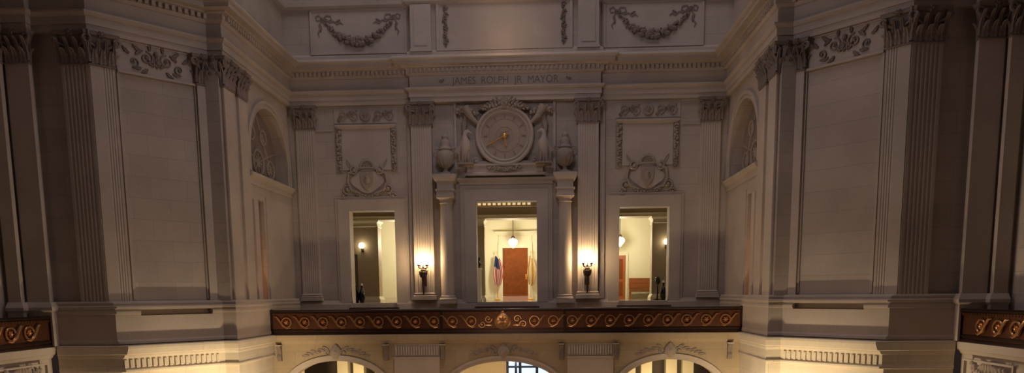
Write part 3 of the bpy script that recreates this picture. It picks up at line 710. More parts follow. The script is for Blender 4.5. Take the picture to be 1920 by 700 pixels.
# inscription on the frieze
def text_bm(s, size, depth=.012):
    cu = bpy.data.curves.new('inscription_text', 'FONT'); cu.body = s; cu.size = size; cu.extrude = depth; cu.align_x = 'CENTER'; cu.align_y = 'CENTER'
    o = bpy.data.objects.new('tmp_text', cu); C.objects.link(o); bpy.context.view_layer.update()
    dg = bpy.context.evaluated_depsgraph_get(); me = bpy.data.meshes.new_from_object(o.evaluated_get(dg))
    bm = bmesh.new(); bm.from_mesh(me); bpy.data.objects.remove(o); bpy.data.curves.remove(cu); bpy.data.meshes.remove(me)
    xform(bm, Matrix.Rotation(PI/2, 4, 'X')); return bm
t = thing('inscription', 'dark capital-letter inscription with small leaf marks on the frieze above the clock', 'inscription', (.02, 31.675, ZA+.86))
words = [text_bm(w_, .44) for w_ in ('JAMES', 'ROLPH', 'JR', 'MAYOR')]
ext = [(min(v.co.x for v in b.verts), max(v.co.x for v in b.verts)) for b in words]
tot = sum(b-a for a, b in ext)+.28*3; sx = 4.75/tot; x = -tot/2
for wb, (a, b) in zip(words, ext):
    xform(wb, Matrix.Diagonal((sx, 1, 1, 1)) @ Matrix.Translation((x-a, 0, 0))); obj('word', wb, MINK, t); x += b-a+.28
for k in (-1, 1):
    bm = bmesh.new(); leaf(bm, k*2.75, 0, .22, .14, 0 if k > 0 else PI, 0, .02); leaf(bm, k*2.75, 0, .12, .1, PI/2, 0, .02); obj('leaf_mark', bm, MINK, t)

# ------------------------------------------------------------------ attic dressings
def garland_panel(k, nm):
    t = thing('garland_panel', 'attic panel with carved fruit swag, %s of the plain central attic panel' % nm, 'relief panel', (k*6.6, 32.2, 12.55))
    bm = bmesh.new(); bx(bm, -2.1, 2.1, -.06, 0, 0, 1.8); obj('slab', bm, MP, t)
    bm = bmesh.new()
    for a, b, c, d in ((-2.2, 2.2, -.08, 0), (-2.2, 2.2, 1.78, 1.85), (-2.2, -2.1, 0, 1.8), (2.1, 2.2, 0, 1.8)): bx(bm, a, b, -.1, 0, c, d)
    obj('frame', bm, MP, t)
    bm = bmesh.new(); pts = []
    for j in range(30):
        u = j/29; x = -1.6+3.2*u; z = 1.42-1.0*math.sin(PI*u)**.8; pts.append((x, z, .35+.75*math.sin(PI*u)))
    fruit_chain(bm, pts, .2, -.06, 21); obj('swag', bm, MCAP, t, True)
    for s in (-1, 1):
        bm = bmesh.new(); spiral(bm, s*1.62, 1.45, .13, 1.2, 0, s, -.06, .03)
        def rib(pts, w0=.035): tube(bm, [(s*x, -.08, z) for x, z in pts], [w0*.5]+[w0]*(len(pts)-2)+[w0*.4], 6, .6)
        rib([(1.62, 1.45), (1.45, 1.6), (1.25, 1.58), (1.2, 1.42), (1.4, 1.36), (1.6, 1.42)]); rib([(1.62, 1.45), (1.78, 1.62), (1.92, 1.55), (1.88, 1.4), (1.7, 1.4)])
        rib([(1.66, 1.38), (1.78, 1.2), (1.72, 1.02), (1.84, .86), (1.78, .7)]); rib([(1.5, 1.5), (1.28, 1.3), (1.1, 1.36), (.95, 1.22), (.8, 1.3), (.68, 1.2)])
        leaf(bm, s*1.7, 1.2, .3, .1, -PI/2, -.06, .05); leaf(bm, s*1.0, 1.32, .22, .1, PI/2+s*1.1, -.06, .05)
        obj('ribbon', bm, MCAP, t, True)
garland_panel(-1, 'left'); garland_panel(1, 'right')
t = thing('attic_relief', 'large plain attic panel above the central cornice with slim ribbon reliefs at both sides', 'panel', (0, 31.95, 12.5))
bm = bmesh.new(); bx(bm, -2.9, 2.9, -.07, 0, 0, 1.95); obj('slab', bm, MP, t)
bm = bmesh.new()
for a, b, c, d in ((-3.02, 3.02, -.08, 0), (-3.02, -2.9, 0, 1.95), (2.9, 3.02, 0, 1.95), (-3.02, 3.02, 1.95, 2.0)): bx(bm, a, b, -.13, 0, c, d)
obj('frame', bm, MP, t)
for k in (-1, 1):
    bm = bmesh.new(); fruit_chain(bm, [(k*2.62+.03*math.sin(j*1.3), .2+j*.115, .8) for j in range(14)], .13, -.07, 31); spiral(bm, k*2.62, 1.75, .12, 1.3, 0, k, -.07, .03); obj('ribbon_drop', bm, MCAP, t, True)
for k, nm in ((-1, 'left'), (1, 'right')):
    t = thing('attic_pilaster', 'short plain attic pilaster on the %s side of the plain central attic panel' % nm, 'pilaster', (k*3.72, 31.95, 12.5))
    bm = bmesh.new(); bx(bm, -.46, .46, -.16, 0, 0, 1.9); bx(bm, -.3, .3, -.19, 0, .15, 1.75); obj('shaft', bm, MP, t)
    bm = bmesh.new(); bx(bm, -.5, .5, -.2, 0, -.1, 0); obj('base', bm, MP, t)

# ------------------------------------------------------------------ gallery floor, arcade below
bm = bmesh.new(); bx(bm, -9.84, 9.84, 28.3, 32.2, -.3, 0); struct('floor_far_gallery', bm, MFL)
for sg, nm in ((-1, 'left'), (1, 'right')):
    bm = bmesh.new(); xs = sorted((sg*15.0, sg*16.34)); bx(bm, xs[0], xs[1], 8, 22.7, -.3, 0); struct('floor_%s_gallery' % nm, bm, MFL)
bm = bmesh.new(); bx(bm, -24, 24, -2, 46, -8.2, -8); struct('floor_rotunda', bm, MFL)
YA0, YA1 = 28.36, 29.0
ARCH = [(-7.06, 2.15, 1.35, -2.52), (.02, 2.4, 1.3, -2.47), (6.9, 2.15, 1.35, -2.55)]
bm = bmesh.new()
holes = [(cx-a, cx+a, -8, zs) for cx, a, b, zs in ARCH]
wall_grid(bm, -9.98, 9.98, -8, -2.47, YA0, YA1, [(h[0], h[1], -8, -2.47) for h in holes])
edges = [-9.98]
for cx, a, b, zs in ARCH: edges += [cx-a, cx+a]
edges.append(9.98)
for i in range(0, len(edges), 2): wall_grid(bm, edges[i], edges[i+1], -2.47, -.3, YA0, YA1, [])
for cx, a, b, zs in ARCH: arch_fill(bm, cx, a, b, -2.47, -.3, YA0, YA1, 24)
struct('wall_arcade', bm, MARC)
bm = bmesh.new(); sweep(bm, [(-9.84, YA0), (9.84, YA0)], [(.0, -.42), (.04, -.4), (.08, -.3), (.14, -.26), (.16, -.08), (.16, -.03), (0.02, 0)], back=.1); struct('trim_19', bm, MARC)
for sg, nm in ((-1, 'left'), (1, 'right')):
    bm = bmesh.new(); p = [(-15.0, 8), (-15.0, 22.5)]
    if sg > 0: p = mirror(p)
    sweep(bm, p, [(-.1, -8), (-.1, -.42), (-.06, -.4), (0, -.3), (.06, -.26), (.08, -.08), (.08, -.03), (-.06, 0)], back=.4); struct('wall_%s_side_arcade' % nm, bm, MP)
    t = thing('garland_panel', 'carved swag on the lit wall just below the %s side balcony' % nm, 'relief panel', (sg*14.88, 20.8, -1.0), -sg*PI/2)
    bm = bmesh.new()
    for a, b, c, d in ((-1.1, 1.1, .42, .48), (1.1, 1.16, -.6, .48), (-1.16, -1.1, -.6, .48)): bx(bm, a, b, -.06, .03, c, d)
    obj('frame', bm, MP, t)
    bm = bmesh.new(); fruit_chain(bm, [(-.7+1.4*j/12, .3-.3*math.sin(PI*j/12), 1) for j in range(13)], .14, 0, 8)
    for j in range(6): leaf(bm, -.5+.2*j, .1, .4, .2, PI/2+(j-2.5)*.3, 0, .06)
    obj('swag', bm, MC, t, True)
# archivolt rings, crest carvings, corbels, reeded panels
for (cx, a, b, zs), nm in zip(ARCH, ('left', 'middle', 'right')):
    bm = bmesh.new(); n = 28
    for a0, a1, d in ((0, .14, .05), (.14, .24, .09)):
        for i in range(n):
            t0, t1 = PI*i/n, PI*(i+1)/n
            q = [(cx+(a+a0)*math.cos(t0), -2.47+(b+a0)*math.sin(t0)), (cx+(a+a1)*math.cos(t0), -2.47+(b+a1)*math.sin(t0)), (cx+(a+a1)*math.cos(t1), -2.47+(b+a1)*math.sin(t1)), (cx+(a+a0)*math.cos(t1), -2.47+(b+a0)*math.sin(t1))]
            prism(bm, q, YA0-d, YA0, 'y')
    tag(obj('arch_moulding', bm, MP), 'moulded ring around the %s arch below the bronze balustrade' % nm, 'arch moulding')
    t = thing('keystone_carving', 'carved shell and foliage over the %s arch below the balustrade' % nm, 'carving', (cx, YA0, -.95))
    bm = bmesh.new(); lathe(bm, [(.2, 0), (.24, .06), (.16, .14), (.06, .16)], (0, 0, .18), 16, 'y', 1, 1.2); leaf(bm, 0, .35, .2, .2, PI/2, -.05, .08); ball(bm, (0, -.12, .2), .1, n=8, m=5); obj('shell', bm, MC, t, True)
    for k in (-1, 1):
        bm = bmesh.new(); spiral(bm, k*.34, .2, .15, 1.4, 0, k, 0, .04)
        for j in range(6): leaf(bm, k*(.3+.17*j), .3-.05*j, .3, .14, (PI if k < 0 else 0)+k*(.5-.25*(j % 3)), 0, .06)
        obj('foliage', bm, MC, t, True)
def corbel(x, label):
    t = thing('corbel', label, 'corbel', (x, YA0, -.42))
    bm = bmesh.new()
    prism(bm, [(0, 0), (-.22, 0), (-.22, -.12), (-.14, -.2), (-.12, -.4), (-.17, -.5), (-.15, -.62), (-.05, -.7), (0, -.7)], -.09, .09, 'x'); obj('bracket', bm, MCAP, t)
    bm = bmesh.new(); bx(bm, -.12, .12, -.25, 0, -.05, 0.0); obj('cap', bm, MP, t)
for x, l in ((-4.9, 'stone corbel under the balustrade just right of the left arch'), (-2.52, 'stone corbel under the balustrade just left of the middle arch'), (2.42, 'stone corbel under the balustrade just right of the middle arch'), (4.66, 'stone corbel under the balustrade just left of the right arch'),
             (-9.45, 'stone corbel under the far left end of the balustrade'), (9.3, 'stone corbel under the far right end of the balustrade')): corbel(x, l)
for k, nm in ((-1, 'left'), (1, 'right')):
    t = thing('reeded_panel', 'reeded frieze panel under the balustrade between the %s and middle arches' % nm, 'panel', (k*3.62, YA0, -.42))
    bm = bmesh.new(); bx(bm, -.95, .95, -.1, .0, -1.6, -.54); bx(bm, -.98, .98, -.13, 0, -.6, -.54); bx(bm, -.95, .95, -.03, 0, -.55, 0); obj('block', bm, MP, t)
    bm = bmesh.new()
    for j in range(17): bx(bm, -.86+j*.107-.03, -.86+j*.107+.03, -.09, -.03, -.46, -.1)
    obj('reeds', bm, MP, t)

# ------------------------------------------------------------------ bronze balustrades
def ring_unit(bm, x, z, r):
    pts = [(x+r*math.cos(2*PI*i/20), -.06, z+r*math.sin(2*PI*i/20)) for i in range(21)]; tube(bm, pts, .032, 6)
    rosette(bm, x, z, r*.55, -.04, 6)
    # sweeping link to the next ring: rises over, dives under
    tube(bm, [(x-r*.9, -.09, z-r*1.1), (x-r*.2, -.11, z-r*1.25), (x+r*.7, -.11, z-r*.7), (x+r*1.2, -.11, z+.02), (x+r*1.55, -.1, z+r*.6), (x+r*2.0, -.1, z+r*1.15), (x+r*2.6, -.08, z+r*1.2)], [.012, .035, .045, .042, .045, .035, .012], 6)
def balustrade(L, rings, label, loc, rz, medallion=False):
    t = thing('balustrade', label, 'balustrade', loc, rz)
    bm = bmesh.new(); sweep(bm, [(-L/2, -.06), (L/2, -.06)], [(0, .92), (.05, .94), (.06, .99), (.03, 1.03)], back=.16); obj('top_rail', bm, MDBRZ, t)
    bm = bmesh.new(); bx(bm, -L/2, L/2, -.06, .03, .82, .90); 
    for i in range(int(L/.13)): bx(bm, -L/2+.05+i*.13, -L/2+.11+i*.13, -.075, -.06, .835, .885)
    obj('beaded_rail', bm, MBRZ, t)
    bm = bmesh.new(); bx(bm, -L/2, L/2, -.07, .05, 0.0, .07); bx(bm, -L/2, L/2, -.06, .03, .12, .2); obj('bottom_rail', bm, MDBRZ, t)
    bm = bmesh.new(); bx(bm, -L/2, L/2, -.015, .015, .07, .92); obj('panel', bm, MBRZ, t)
    for x in (-L/2+.05, L/2-.05): 
        bm = bmesh.new(); bx(bm, x-.05, x+.05, -.09, .07, 0, 1.0); lathe(bm, [(.05, 1.0), (.07, 1.02), (.02, 1.05)], (x, 0, 0), 10); obj('post', bm, MDBRZ, t)
    for x in rings:
        if x < 0 and not medallion and False: pass
        bm = bmesh.new(); ring_unit(bm, 0, 0, .2)
        if medallion and x < 0: xform(bm, Matrix.Diagonal((-1, 1, 1, 1)))
        o = obj('scroll', bm, MGILT, t, True); o.location = (x, 0, .51)
    if medallion:
        bm = bmesh.new(); lathe(bm, [(.3, 0), (.34, .06), (.28, .12), (.2, .1)], (0, -.02, .5), 24, 'y'); rosette(bm, 0, .5, .22, -.1, 8); leaf(bm, 0, .8, .16, .3, PI/2, -.03, .07)
        obj('medallion', bm, MGILT, t, True)
        for k in (-1, 1):
            bm = bmesh.new(); spiral(bm, k*.6, .6, .16, 1.4, 0, k, -.04, .03); spiral(bm, k*.85, .38, .15, 1.4, PI, -k, -.04, .03); leaf(bm, k*.4, .35, .4, .14, 0 if k > 0 else PI, -.03, .06); obj('scroll', bm, MGILT, t, True)
            bm = bmesh.new(); bx(bm, k*2.55-.05, k*2.55+.05, -.09, .05, .07, .93); obj('post', bm, MDBRZ, t)
    return t
RX = [s*(9.1-.779*k) for s in (-1, 1) for k in range(11)]
balustrade(19.6, RX, 'long bronze balustrade with gilt scroll rings across the far gallery', (0, 28.36, 0), 0, True)
RS = [5.9-.779*k for k in range(16)]
balustrade(13.9, RS, 'bronze scrollwork balustrade of the side balcony at the left picture edge', (-15.0, 15.5, 0), PI/2)
balustrade(13.9, [-x for x in RS], 'bronze scrollwork balustrade of the side balcony at the right picture edge', (15.0, 15.5, 0), -PI/2)

# ------------------------------------------------------------------ torch lamps on the big pilasters
def torch(x, label):
    t = thing('torch_lamp', label, 'wall lamp', (x, 31.40, 1.7))
    bm = bmesh.new(); bx(bm, -.1, .1, .24, .33, .3, 1.1); tube(bm, [(0, .26, .9), (0, .12, .95), (0, .02, .85)], .035, 8); obj('wall_bracket', bm, MLBRZ, t)
    bm = bmesh.new(); lathe(bm, [(.015, -.1), (.03, -.04), (.035, .0), (.045, .3), (.06, .58), (.085, .62), (.07, .66)], n=14); obj('stem', bm, MLBRZ, t, True)
    bm = bmesh.new(); lathe(bm, [(.07, .66), (.1, .72), (.14, .86), (.15, .94), (.1, 1.0), (.14, 1.04), (.07, 1.08), (.05, 1.14), (.08, 1.18)], n=16)
    for i in range(8):
        a = 2*PI*i/8; tube(bm, [(math.cos(a)*.1, math.sin(a)*.1, .7), (math.cos(a)*.16, math.sin(a)*.16, .86), (math.cos(a)*.18, math.sin(a)*.18, 1.0)], [.03, .035, .01], 5)
    obj('urn', bm, MLBRZ, t, True)
    for i in range(4):
        a = PI/4+i*PI/2; c, s = math.cos(a), math.sin(a)
        bm = bmesh.new(); tube(bm, [(0, 0, 1.14), (c*.12, s*.12, 1.1), (c*.24, s*.24, 1.14), (c*.26, s*.26, 1.24)], [.03, .025, .025, .03], 6); lathe(bm, [(.03, 1.22), (.07, 1.27), (.06, 1.3)], (c*.26, s*.26, 0), 10); arm = obj('arm', bm, MLBRZ, t, True)
        bm = bmesh.new(); ball(bm, (c*.26, s*.26, 1.4), .125, n=16, m=10); obj('globe', bm, MGLOBE, arm, True)
    bm = bmesh.new(); tube(bm, [(0, 0, 1.16), (0, 0, 1.42)], .03, 8); obj('center_stem', bm, MLBRZ, t, True)
    bm = bmesh.new(); ball(bm, (0, 0, 1.58), .16, n=16, m=10); obj('globe', bm, MGLOBE, t, True)
    return t
torch(-3.80, 'lit bronze torch lamp with opal globes on the pilaster left of the middle doorway')
torch(3.68, 'lit bronze torch lamp with opal globes on the pilaster right of the middle doorway')

# ------------------------------------------------------------------ hall behind the doorways
FH = 1.25; YF = 40.0
bm = bmesh.new(); bx(bm, -10.5, 10.5, 32.7, 42, FH-.3, FH); struct('floor_hall', bm, MHFL)
bm = bmesh.new(); bx(bm, -10.5, 10.5, 32.75, 42, 8.2, 8.4); struct('ceiling_hall', bm, MCREAM)
bm = bmesh.new(); wall_grid(bm, -10.5, 10.5, FH, 8.2, YF, YF+.3, []); WH = struct('wall_hall_far', bm, MCREAM)
for sg, nm in ((-1, 'left'), (1, 'right')):
    bm = bmesh.new(); xs = sorted((sg*10.5, sg*10.7)); bx(bm, xs[0], xs[1], 32.75, 42, FH, 8.4); struct('wall_hall_%s' % nm, bm, MCREAM)
bm = bmesh.new(); bx(bm, -10.5, 10.5, YF-.03, YF, FH, FH+.22); struct('baseboard_hall', bm, MTRIM)
# screen of piers and beams
YP0, YP1 = 35.0, 35.9
def hall_pier(x0, x1, label):
    cx = (x0+x1)/2; w2 = (x1-x0)/2
    t = thing('hall_pier', label, 'pier', (cx, (YP0+YP1)/2, FH)); d = (YP1-YP0)/2
    bm = bmesh.new(); bx(bm, -w2, w2, -d, d, .3, 3.85)
    for s in (-1, 1): bx(bm, s*w2-.05, s*w2+.05, -d-.03, -d+.05, .3, 3.85)
    obj('shaft', bm, MPIER, t)
    bm = bmesh.new(); U = [(-w2, d), (-w2, -d), (w2, -d), (w2, d), (-w2, d)]
    sweep(bm, U, [(.1, 0), (.1, .14), (.05, .22), (.0, .3)], back=.02); bx(bm, -w2, w2, -d, d, 0, .3); obj('base', bm, MTRIM, t)
    bm = bmesh.new(); sweep(bm, U, [(0, 3.8), (.06, 3.84), (.02, 3.88), (.02, 4.0), (.1, 4.08), (.12, 4.14), (0, 4.16)], back=.02); bx(bm, -w2, w2, -d, d, 3.85, 4.15); obj('capital', bm, MTRIM, t)
hall_pier(-8.1, -6.75, 'tan stone pier with a lit sconce seen through the left doorway')
hall_pier(-2.6, -1.32, 'tan stone pier behind the left edge of the middle doorway')
hall_pier(7.18, 8.6, 'tan stone pier with a lit sconce seen through the right doorway')
hall_pier(1.9, 3.1, 'tan stone pier hidden mostly behind the right column of the middle doorway')
bm = bmesh.new(); bx(bm, -10.5, 10.5, YP0-.03, YP1+.03, 5.40, 8.2); HB = struct('trim_20', bm, MPIER)
bm = bmesh.new(); sweep(bm, [(-10.5, YP0-.03), (10.5, YP0-.03)], [(.05, 5.40), (.05, 5.5), (.1, 5.56), (0, 5.6)], back=.02)
struct('trim_21', bm, MTRIM)
t = thing('dentil_strip', 'row of small dentils with added glow across the beam behind the top of the middle doorway', 'dentil strip', (.0, 33.15, 5.80))
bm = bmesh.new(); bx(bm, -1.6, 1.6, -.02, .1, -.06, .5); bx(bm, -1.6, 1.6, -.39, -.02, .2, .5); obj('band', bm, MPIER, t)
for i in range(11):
    bm = bmesh.new(); bx(bm, -.07, .07, -.06, 0, -.045, .045); o = obj('dentil', bm, MDENTIL, t); o.location = (-1.33+i*.235, -.02, .06)

# far door with surround
t = thing('hall_door', 'closed dark red mahogany door with raised panels seen through the middle doorway', 'door', (.08, YF, FH))
bm = bmesh.new(); bx(bm, -.73, .73, -.07, -.01, .26, 3.0); lf = obj('leaf', bm, MWOOD, t)
for x in (-.35, .35):
    for z0, z1 in ((.4, 1.15), (1.3, 2.85)):
        bm = bmesh.new(); bx(bm, x-.26, x+.26, -.085, -.07, z0, z1); bx(bm, x-.2, x+.2, -.1, -.08, z0+.06, z1-.06); obj('panel', bm, MWOOD, lf)
bm = bmesh.new(); ball(bm, (.62, -.13, 1.35), .04, n=10, m=6); bx(bm, .585, .655, -.09, -.07, 1.2, 1.5); tag(obj('knob', bm, MGOLD, lf, True), 'gilt knob')
bm = bmesh.new(); bx(bm, -.73, .73, -.1, 0, 0, .24); obj('kick_step', bm, simple('pinkish_marble', (.45, .24, .18), .3), t)
bm = bmesh.new()
for s in (-1, 1): bx(bm, s*.86-.13, s*.86+.13, -.1, 0, 0, 3.0)
bx(bm, -.99, .99, -.1, 0, 3.0, 3.28); bx(bm, -.95, .95, -.06, 0, 3.28, 3.72); obj('frame', bm, MTRIM, t)
bm = bmesh.new(); sweep(bm, [(-1.0, 0), (-1.0, -.08), (1.0, -.08), (1.0, 0)], [(0, 3.7), (.06, 3.76), (.16, 3.86), (.2, 3.92), (0, 3.95)], back=.02); obj('cornice', bm, MTRIM, t)
# right hand wooden door seen through the right doorway
t = thing('hall_door', 'mahogany side door partly visible at the left of the right doorway', 'door', (5.95, YF, FH))
bm = bmesh.new(); bx(bm, -.45, .45, -.07, 0, .02, 2.5); lf = obj('leaf', bm, simple('orange_mahogany', (.36, .10, .025), .4, noise=.2), t)
for z0, z1 in ((.2, 1.0), (1.15, 2.3)):
    bm = bmesh.new(); bx(bm, -.3, .3, -.09, -.07, z0, z1); obj('panel', bm, MWOOD, lf)
bm = bmesh.new(); ball(bm, (-.36, -.12, 1.1), .04, n=10, m=6); obj('knob', bm, MGOLD, lf, True)
bm = bmesh.new()
for s in (-1, 1): bx(bm, s*.53-.07, s*.53+.07, -.09, 0, 0, 2.5)
bx(bm, -.6, .6, -.09, 0, 2.5, 2.62); obj('frame', bm, MTRIM, t)
# bench
t = thing('bench', 'wooden bench with a high back against the cream wall through the right doorway', 'bench', (7.35, YF-.45, FH))
MB_ = simple('bench_wood', (.27, .085, .025), .4, noise=.2)
bm = bmesh.new(); bx(bm, -.75, .75, -.25, .3, .42, .48); obj('seat', bm, MB_, t)
bm = bmesh.new(); bx(bm, -.75, .75, .28, .34, .55, 1.2); bx(bm, -.7, .7, .26, .28, .65, .85); bx(bm, -.7, .7, .26, .28, .92, 1.1); obj('backrest', bm, MB_, t)
for x in (-.7, .7):
    for y in (-.2, .28):
        bm = bmesh.new(); bx(bm, x-.035, x+.035, y-.035, y+.035, 0, .42 if y < 0 else 1.1); obj('leg', bm, MB_, t)
# flags
def flag(x, y, label, us):
    t = thing('flag', label, 'flag', (x, y, FH))
    bm = bmesh.new(); lathe(bm, [(.18, 0), (.18, .05), (.05, .1), (.03, .14)], n=16); obj('stand', bm, MGOLD, t, True)
    bm = bmesh.new(); lathe(bm, [(.018, .1), (.018, 2.65)], n=8); lathe(bm, [(.02, 2.65), (.045, 2.7), (.01, 2.82)], n=8); obj('pole', bm, MGOLD, t, True)
    bm = bmesh.new(); nx, nz = 26, 16; z1, z0 = 2.5, .85
    g = []
    for j in range(nz+1):
        row = []; v = j/nz; wd = .14+.28*math.sin(PI*min(1, v*.75+.12))
        for i in range(nx+1):
            u = i/nx; row.append(bm.verts.new(((u-.35)*wd*1.3+.02*math.sin(v*7+u*5), -.05-.09*math.sin(u*PI*5+v*2)*(.4+.6*v)-.02, z1-(z1-z0)*v-.18*u*(1-v)+.06*math.sin(u*9))))
        g.append(row)
    for j in range(nz):
        for i in range(nx):
            f = bm.faces.new((g[j][i], g[j][i+1], g[j+1][i+1], g[j+1][i]))
            if us: f.material_index = 2 if (j < 6 and i < 17) else (0 if (i//2) % 2 == 0 else 1)
            else: f.material_index = 0 if (i//5) % 3 != 1 else 1
    r = bmesh.ops.solidify(bm, geom=bm.faces[:], thickness=.006)
    obj('cloth', bm, [MRED, MFW, MBLUE] if us else [MYEL, MFW], t, True)
flag(-.95, YF-.45, 'red white and blue striped flag on a pole, left of the mahogany door', True)
flag(.98, YF-.45, 'yellow and white fringed flag on a pole, right of the mahogany door', False)
# pendants and sconces
def pendant(x, y, z, label):
    t = thing('pendant_lamp', label, 'ceiling lamp', (x, y, 8.2))
    bm = bmesh.new(); lathe(bm, [(.1, 0), (.1, -.05), (.03, -.1)], n=12); obj('canopy', bm, MLBRZ, t, True)
    bm = bmesh.new(); tube(bm, [(0, 0, -.08), (0, 0, z-8.2+.38)], .02, 6); obj('chain', bm, MLBRZ, t)
    bm = bmesh.new(); lathe(bm, [(.06, z-8.2+.4), (.12, z-8.2+.3), (.1, z-8.2+.24)], n=14); obj('collar', bm, MLBRZ, t, True)
    bm = bmesh.new(); lathe(bm, [(.1, .24), (.2, .2), (.26, .1), (.24, -.02), (.14, -.14), (.07, -.22), (.02, -.27)], (0, 0, z-8.2), n=20); obj('globe', bm, MGLOBEH, t, True)
pendant(.02, 38.6, 4.42, 'lit white schoolhouse globe hanging before the mahogany door')
pendant(5.93, 38.6, 4.42, 'lit white globe hanging at the left edge of the right doorway view')
def sconce(x, y, z, label):
    t = thing('wall_sconce', label, 'wall lamp', (x, y, z))
    bm = bmesh.new(); bx(bm, -.06, .06, -.04, 0, -.3, .0); obj('back_plate', bm, MLBRZ, t)
    bm = bmesh.new(); tube(bm, [(0, -.03, -.2), (0, -.14, -.25), (0, -.2, -.16)], .02, 6); lathe(bm, [(.03, -.17), (.07, -.13), (.06, -.1)], (0, -.2, 0), 10); obj('arm', bm, MLBRZ, t, True)
    bm = bmesh.new(); ball(bm, (0, -.2, .02), .15, n=14, m=9); obj('globe', bm, MGLOBEH, t, True)
sconce(-7.5, YP0-.01, 4.1, 'lit globe sconce on the tan pier through the left doorway')
sconce(7.82, YP0-.01, 4.1, 'lit globe sconce on the tan pier through the right doorway')
plamp('hall_pendant_light', (.02, 37.4, 4.0), 260, (1, .92, .72), .25); plamp('hall_pendant_light', (5.6, 37.2, 4.4), 250, (1, .92, .72), .25); plamp('hall_pendant_light', (-6.0, 37.2, 4.4), 250, (1, .92, .72), .25)
# bust on pedestal, stands
t = thing('bust_pedestal', 'white pedestal standing at the left inside the middle doorway', 'pedestal', (-1.52, 34.2, FH))
bm = bmesh.new(); bx(bm, -.2, .2, -.2, .2, 0, .14); obj('base', bm, MWHITE, t)
bm = bmesh.new(); lathe(bm, [(.15, .14), (.14, 1.55), (.18, 1.6), (.18, 1.66)], n=20); obj('shaft', bm, MWHITE, t, True)
t = thing('bust', 'small dark bronze bust on the white pedestal in the middle doorway', 'bust', (-1.52, 34.2, FH+1.66))
bm = bmesh.new(); tube(bm, [(0, 0, 0), (0, 0, .06), (0, 0, .1), (0, 0, .2), (0, 0, .26), (0, -.01, .33), (0, -.015, .41), (0, -.01, .48), (0, 0, .52)], [.09, .08, .1, .17, .09, .06, .1, .1, .04], 14)
ball(bm, (0, -.11, .39), .02, n=6, m=4); obj('figure', bm, MDBRZ, t, True)
def stand(x, y, label, kind):
    t = thing('stand', label, 'stand', (x, y, FH))
    bm = bmesh.new(); lathe(bm, [(.2, 0), (.2, .03), (.05, .07)], n=18); obj('base', bm, MBLACK, t, True)
    bm = bmesh.new(); lathe(bm, [(.04, .06), (.04, .75)], n=10); obj('post', bm, MBLACK, t, True)
    bm = bmesh.new(); lathe(bm, [(.05, .75), (.13, .85), (.15, .97), (.1, 1.1), (.03, 1.15)], n=16); obj('head', bm, MBLACK, t, True)
def vase(x, y, label):
    t = thing('floor_vase', label, 'vase', (x, y, FH))
    bm = bmesh.new(); lathe(bm, [(.1, 0), (.1, .04), (.16, .2), (.17, .36), (.12, .55), (.06, .68), (.05, .8), (.08, .84)], n=22); obj('body', bm, MBLACK, t, True)
    bm = bmesh.new(); lathe(bm, [(.07, .84), (.06, .9), (.02, .96)], n=14); obj('stopper', bm, MWHITE, t, True)
vase(-7.35+.12, 33.5, 'glossy black floor vase inside the left doorway beside the dark door leaf')
stand(7.35, 34.5, 'black round-headed stand in front of the right hall pier', 0); vase(7.5, 33.7, 'glossy black floor vase at the right side of the right doorway')
bm = bmesh.new(); bx(bm, -7.45, -7.38, 32.78, 33.5, FH, 3.6); t = tag(obj('door_leaf', bm, MBLACK), 'dark open door leaf at the left side of the left doorway', 'door')

# ------------------------------------------------------------------ lobby seen through the arches
bm = bmesh.new(); bx(bm, -14, 14, 40, 40.3, -8, .9); struct('wall_lobby', bm, MPIER)
bm = bmesh.new(); bx(bm, -10.5, 10.5, 29.0, 40, -.9, -.75); struct('ceiling_lobby', bm, MPIER)
# lobby window with navy glazing bars
t = thing('window', '', '', (1.45, 34.4, -3.4)); 
for k_ in ('label', 'category'):
    if k_ in t: del t[k_]
t.name = 'window_1'; t['kind'] = 'structure'
bm = bmesh.new(); bx(bm, -1.6, 1.6, 0, .03, -1.5, 2.45); obj('pane', bm, MSKY, t)
bm = bmesh.new()
for x in (-1.6, -.95, -.1, .75, 1.6): bx(bm, x-.07, x+.07, -.08, .0, -1.5, 2.45)
for z in (-1.5, 0, 1.35): bx(bm, -1.6, 1.6, -.07, .0, z-.05, z+.05)
tube(bm, [(.75, -.06, 1.4), (1.3, -.06, 1.9), (1.6, -.06, 2.4)], .08, 6)
obj('glazing_bars', bm, MNAVY, t)
for i, (x, m) in enumerate(((-8.3, MTRIM), (-7.5, MTRIM), (-6.4, MTRIM), (-5.6, MPIER), (5.9, MTRIM), (6.7, MTRIM), (7.9, MTRIM), (8.7, MTRIM))):
    t = thing('lobby_column', ('cream square column in the lobby, %s one behind the %s lower arch' % (('leftmost', 'second', 'third', 'rightmost')[i % 4], 'left' if x < 0 else 'right')), 'column', (x, 33.6, -8))
    bm = bmesh.new(); bx(bm, -.26, .26, -.26, .26, .3, 6.8); obj('shaft', bm, m, t)
    bm = bmesh.new(); bx(bm, -.33, .33, -.33, .33, 0, .3); obj('base', bm, MTRIM, t)
    bm = bmesh.new(); bx(bm, -.33, .33, -.33, .33, 6.8, 7.1); obj('capital', bm, MTRIM, t)
t = thing('lobby_chandelier', 'lit golden bowl lamp seen through the middle lower arch', 'ceiling lamp', (.42, 31.0, -.9))
bm = bmesh.new(); tube(bm, [(0, 0, 0), (0, 0, -.36)], .02, 6); tube(bm, [(0, 0, -.5), (0, 0, -1.6)], [.05, .07], 8); obj('stem', bm, MNAVY, t)
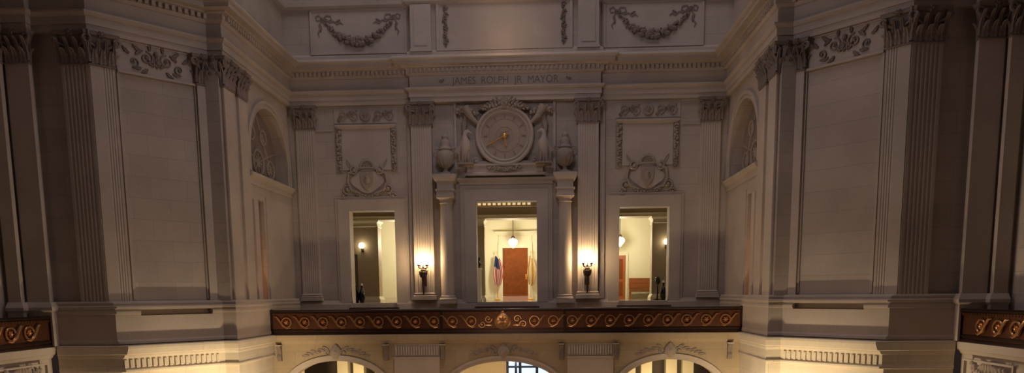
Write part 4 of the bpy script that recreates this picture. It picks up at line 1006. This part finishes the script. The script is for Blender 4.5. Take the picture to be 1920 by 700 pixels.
bm = bmesh.new(); lathe(bm, [(.05, -.36), (.2, -.37), (.3, -.42), (.2, -.49), (.08, -.52)], n=20); obj('bowl', bm, MGLOBE, t, True)
t = thing('exit_sign', 'small green lit exit sign seen through the middle lower arch', 'sign', (-.95, 33.0, -1.5))
bm = bmesh.new(); bx(bm, -.2, .2, 0, .05, -.12, .12); bx(bm, -.02, .02, .02, .04, .12, .75); obj('housing', bm, MDBRZ, t)
obj('lettering', text_bm('EXIT', .2), MGREEN, t).location = (0, -.02, 0)
bm = bmesh.new(); bx(bm, -4.2, -.2, 34.3, 34.5, -8, -.9); struct('wall_lobby_screen', bm, MTRIM)
plamp('lobby_light', (-7, 31.8, -3.2), 170, (1, .76, .42), .3); plamp('lobby_light', (7, 31.8, -3.2), 170, (1, .76, .42), .3); plamp('lobby_light', (-1, 32, -3), 60, (1, .62, .32), .3)

# ------------------------------------------------------------------ groups of repeats
GROUPS = {'torch_lamp': 'torch lamps beside the middle doorway', 'column': 'round columns of the middle doorway', 'urn': 'urns beside the clock', 'eagle_statue': 'eagles beside the clock',
 'cornucopia': 'horns beside the clock', 'garland_panel': 'carved swag panels', 'attic_pilaster': 'short attic pilasters', 'corbel': 'corbels under the far balustrade', 'reeded_panel': 'reeded panels under the far balustrade',
 'keystone_carving': 'carvings over the lower arches', 'arch_moulding': 'rings around the lower arches', 'hall_pier': 'piers of the hall', 'pendant_lamp': 'hanging globes of the hall', 'wall_sconce': 'sconces of the hall piers',
 'lobby_column': 'columns of the lobby', 'flag': 'flags beside the mahogany door', 'cartouche': 'cartouches over the side doorways', 'stone_tablet': 'tablets over the side doorways', 'foliage_frieze': 'foliage bands over the side doorways',
 'relief_panel': 'foliage panels of the piers', 'pilaster': 'stone pilasters of the rotunda walls', 'balustrade': 'bronze balustrades of the gallery', 'door_steps': 'marble steps of the doorways', 'floor_vase': 'black vases of the hall'}
for o in list(bpy.data.objects):
    b = o.name.split('.')[0]
    if o.parent is None and 'label' in o and b in GROUPS: o['group'] = GROUPS[b]
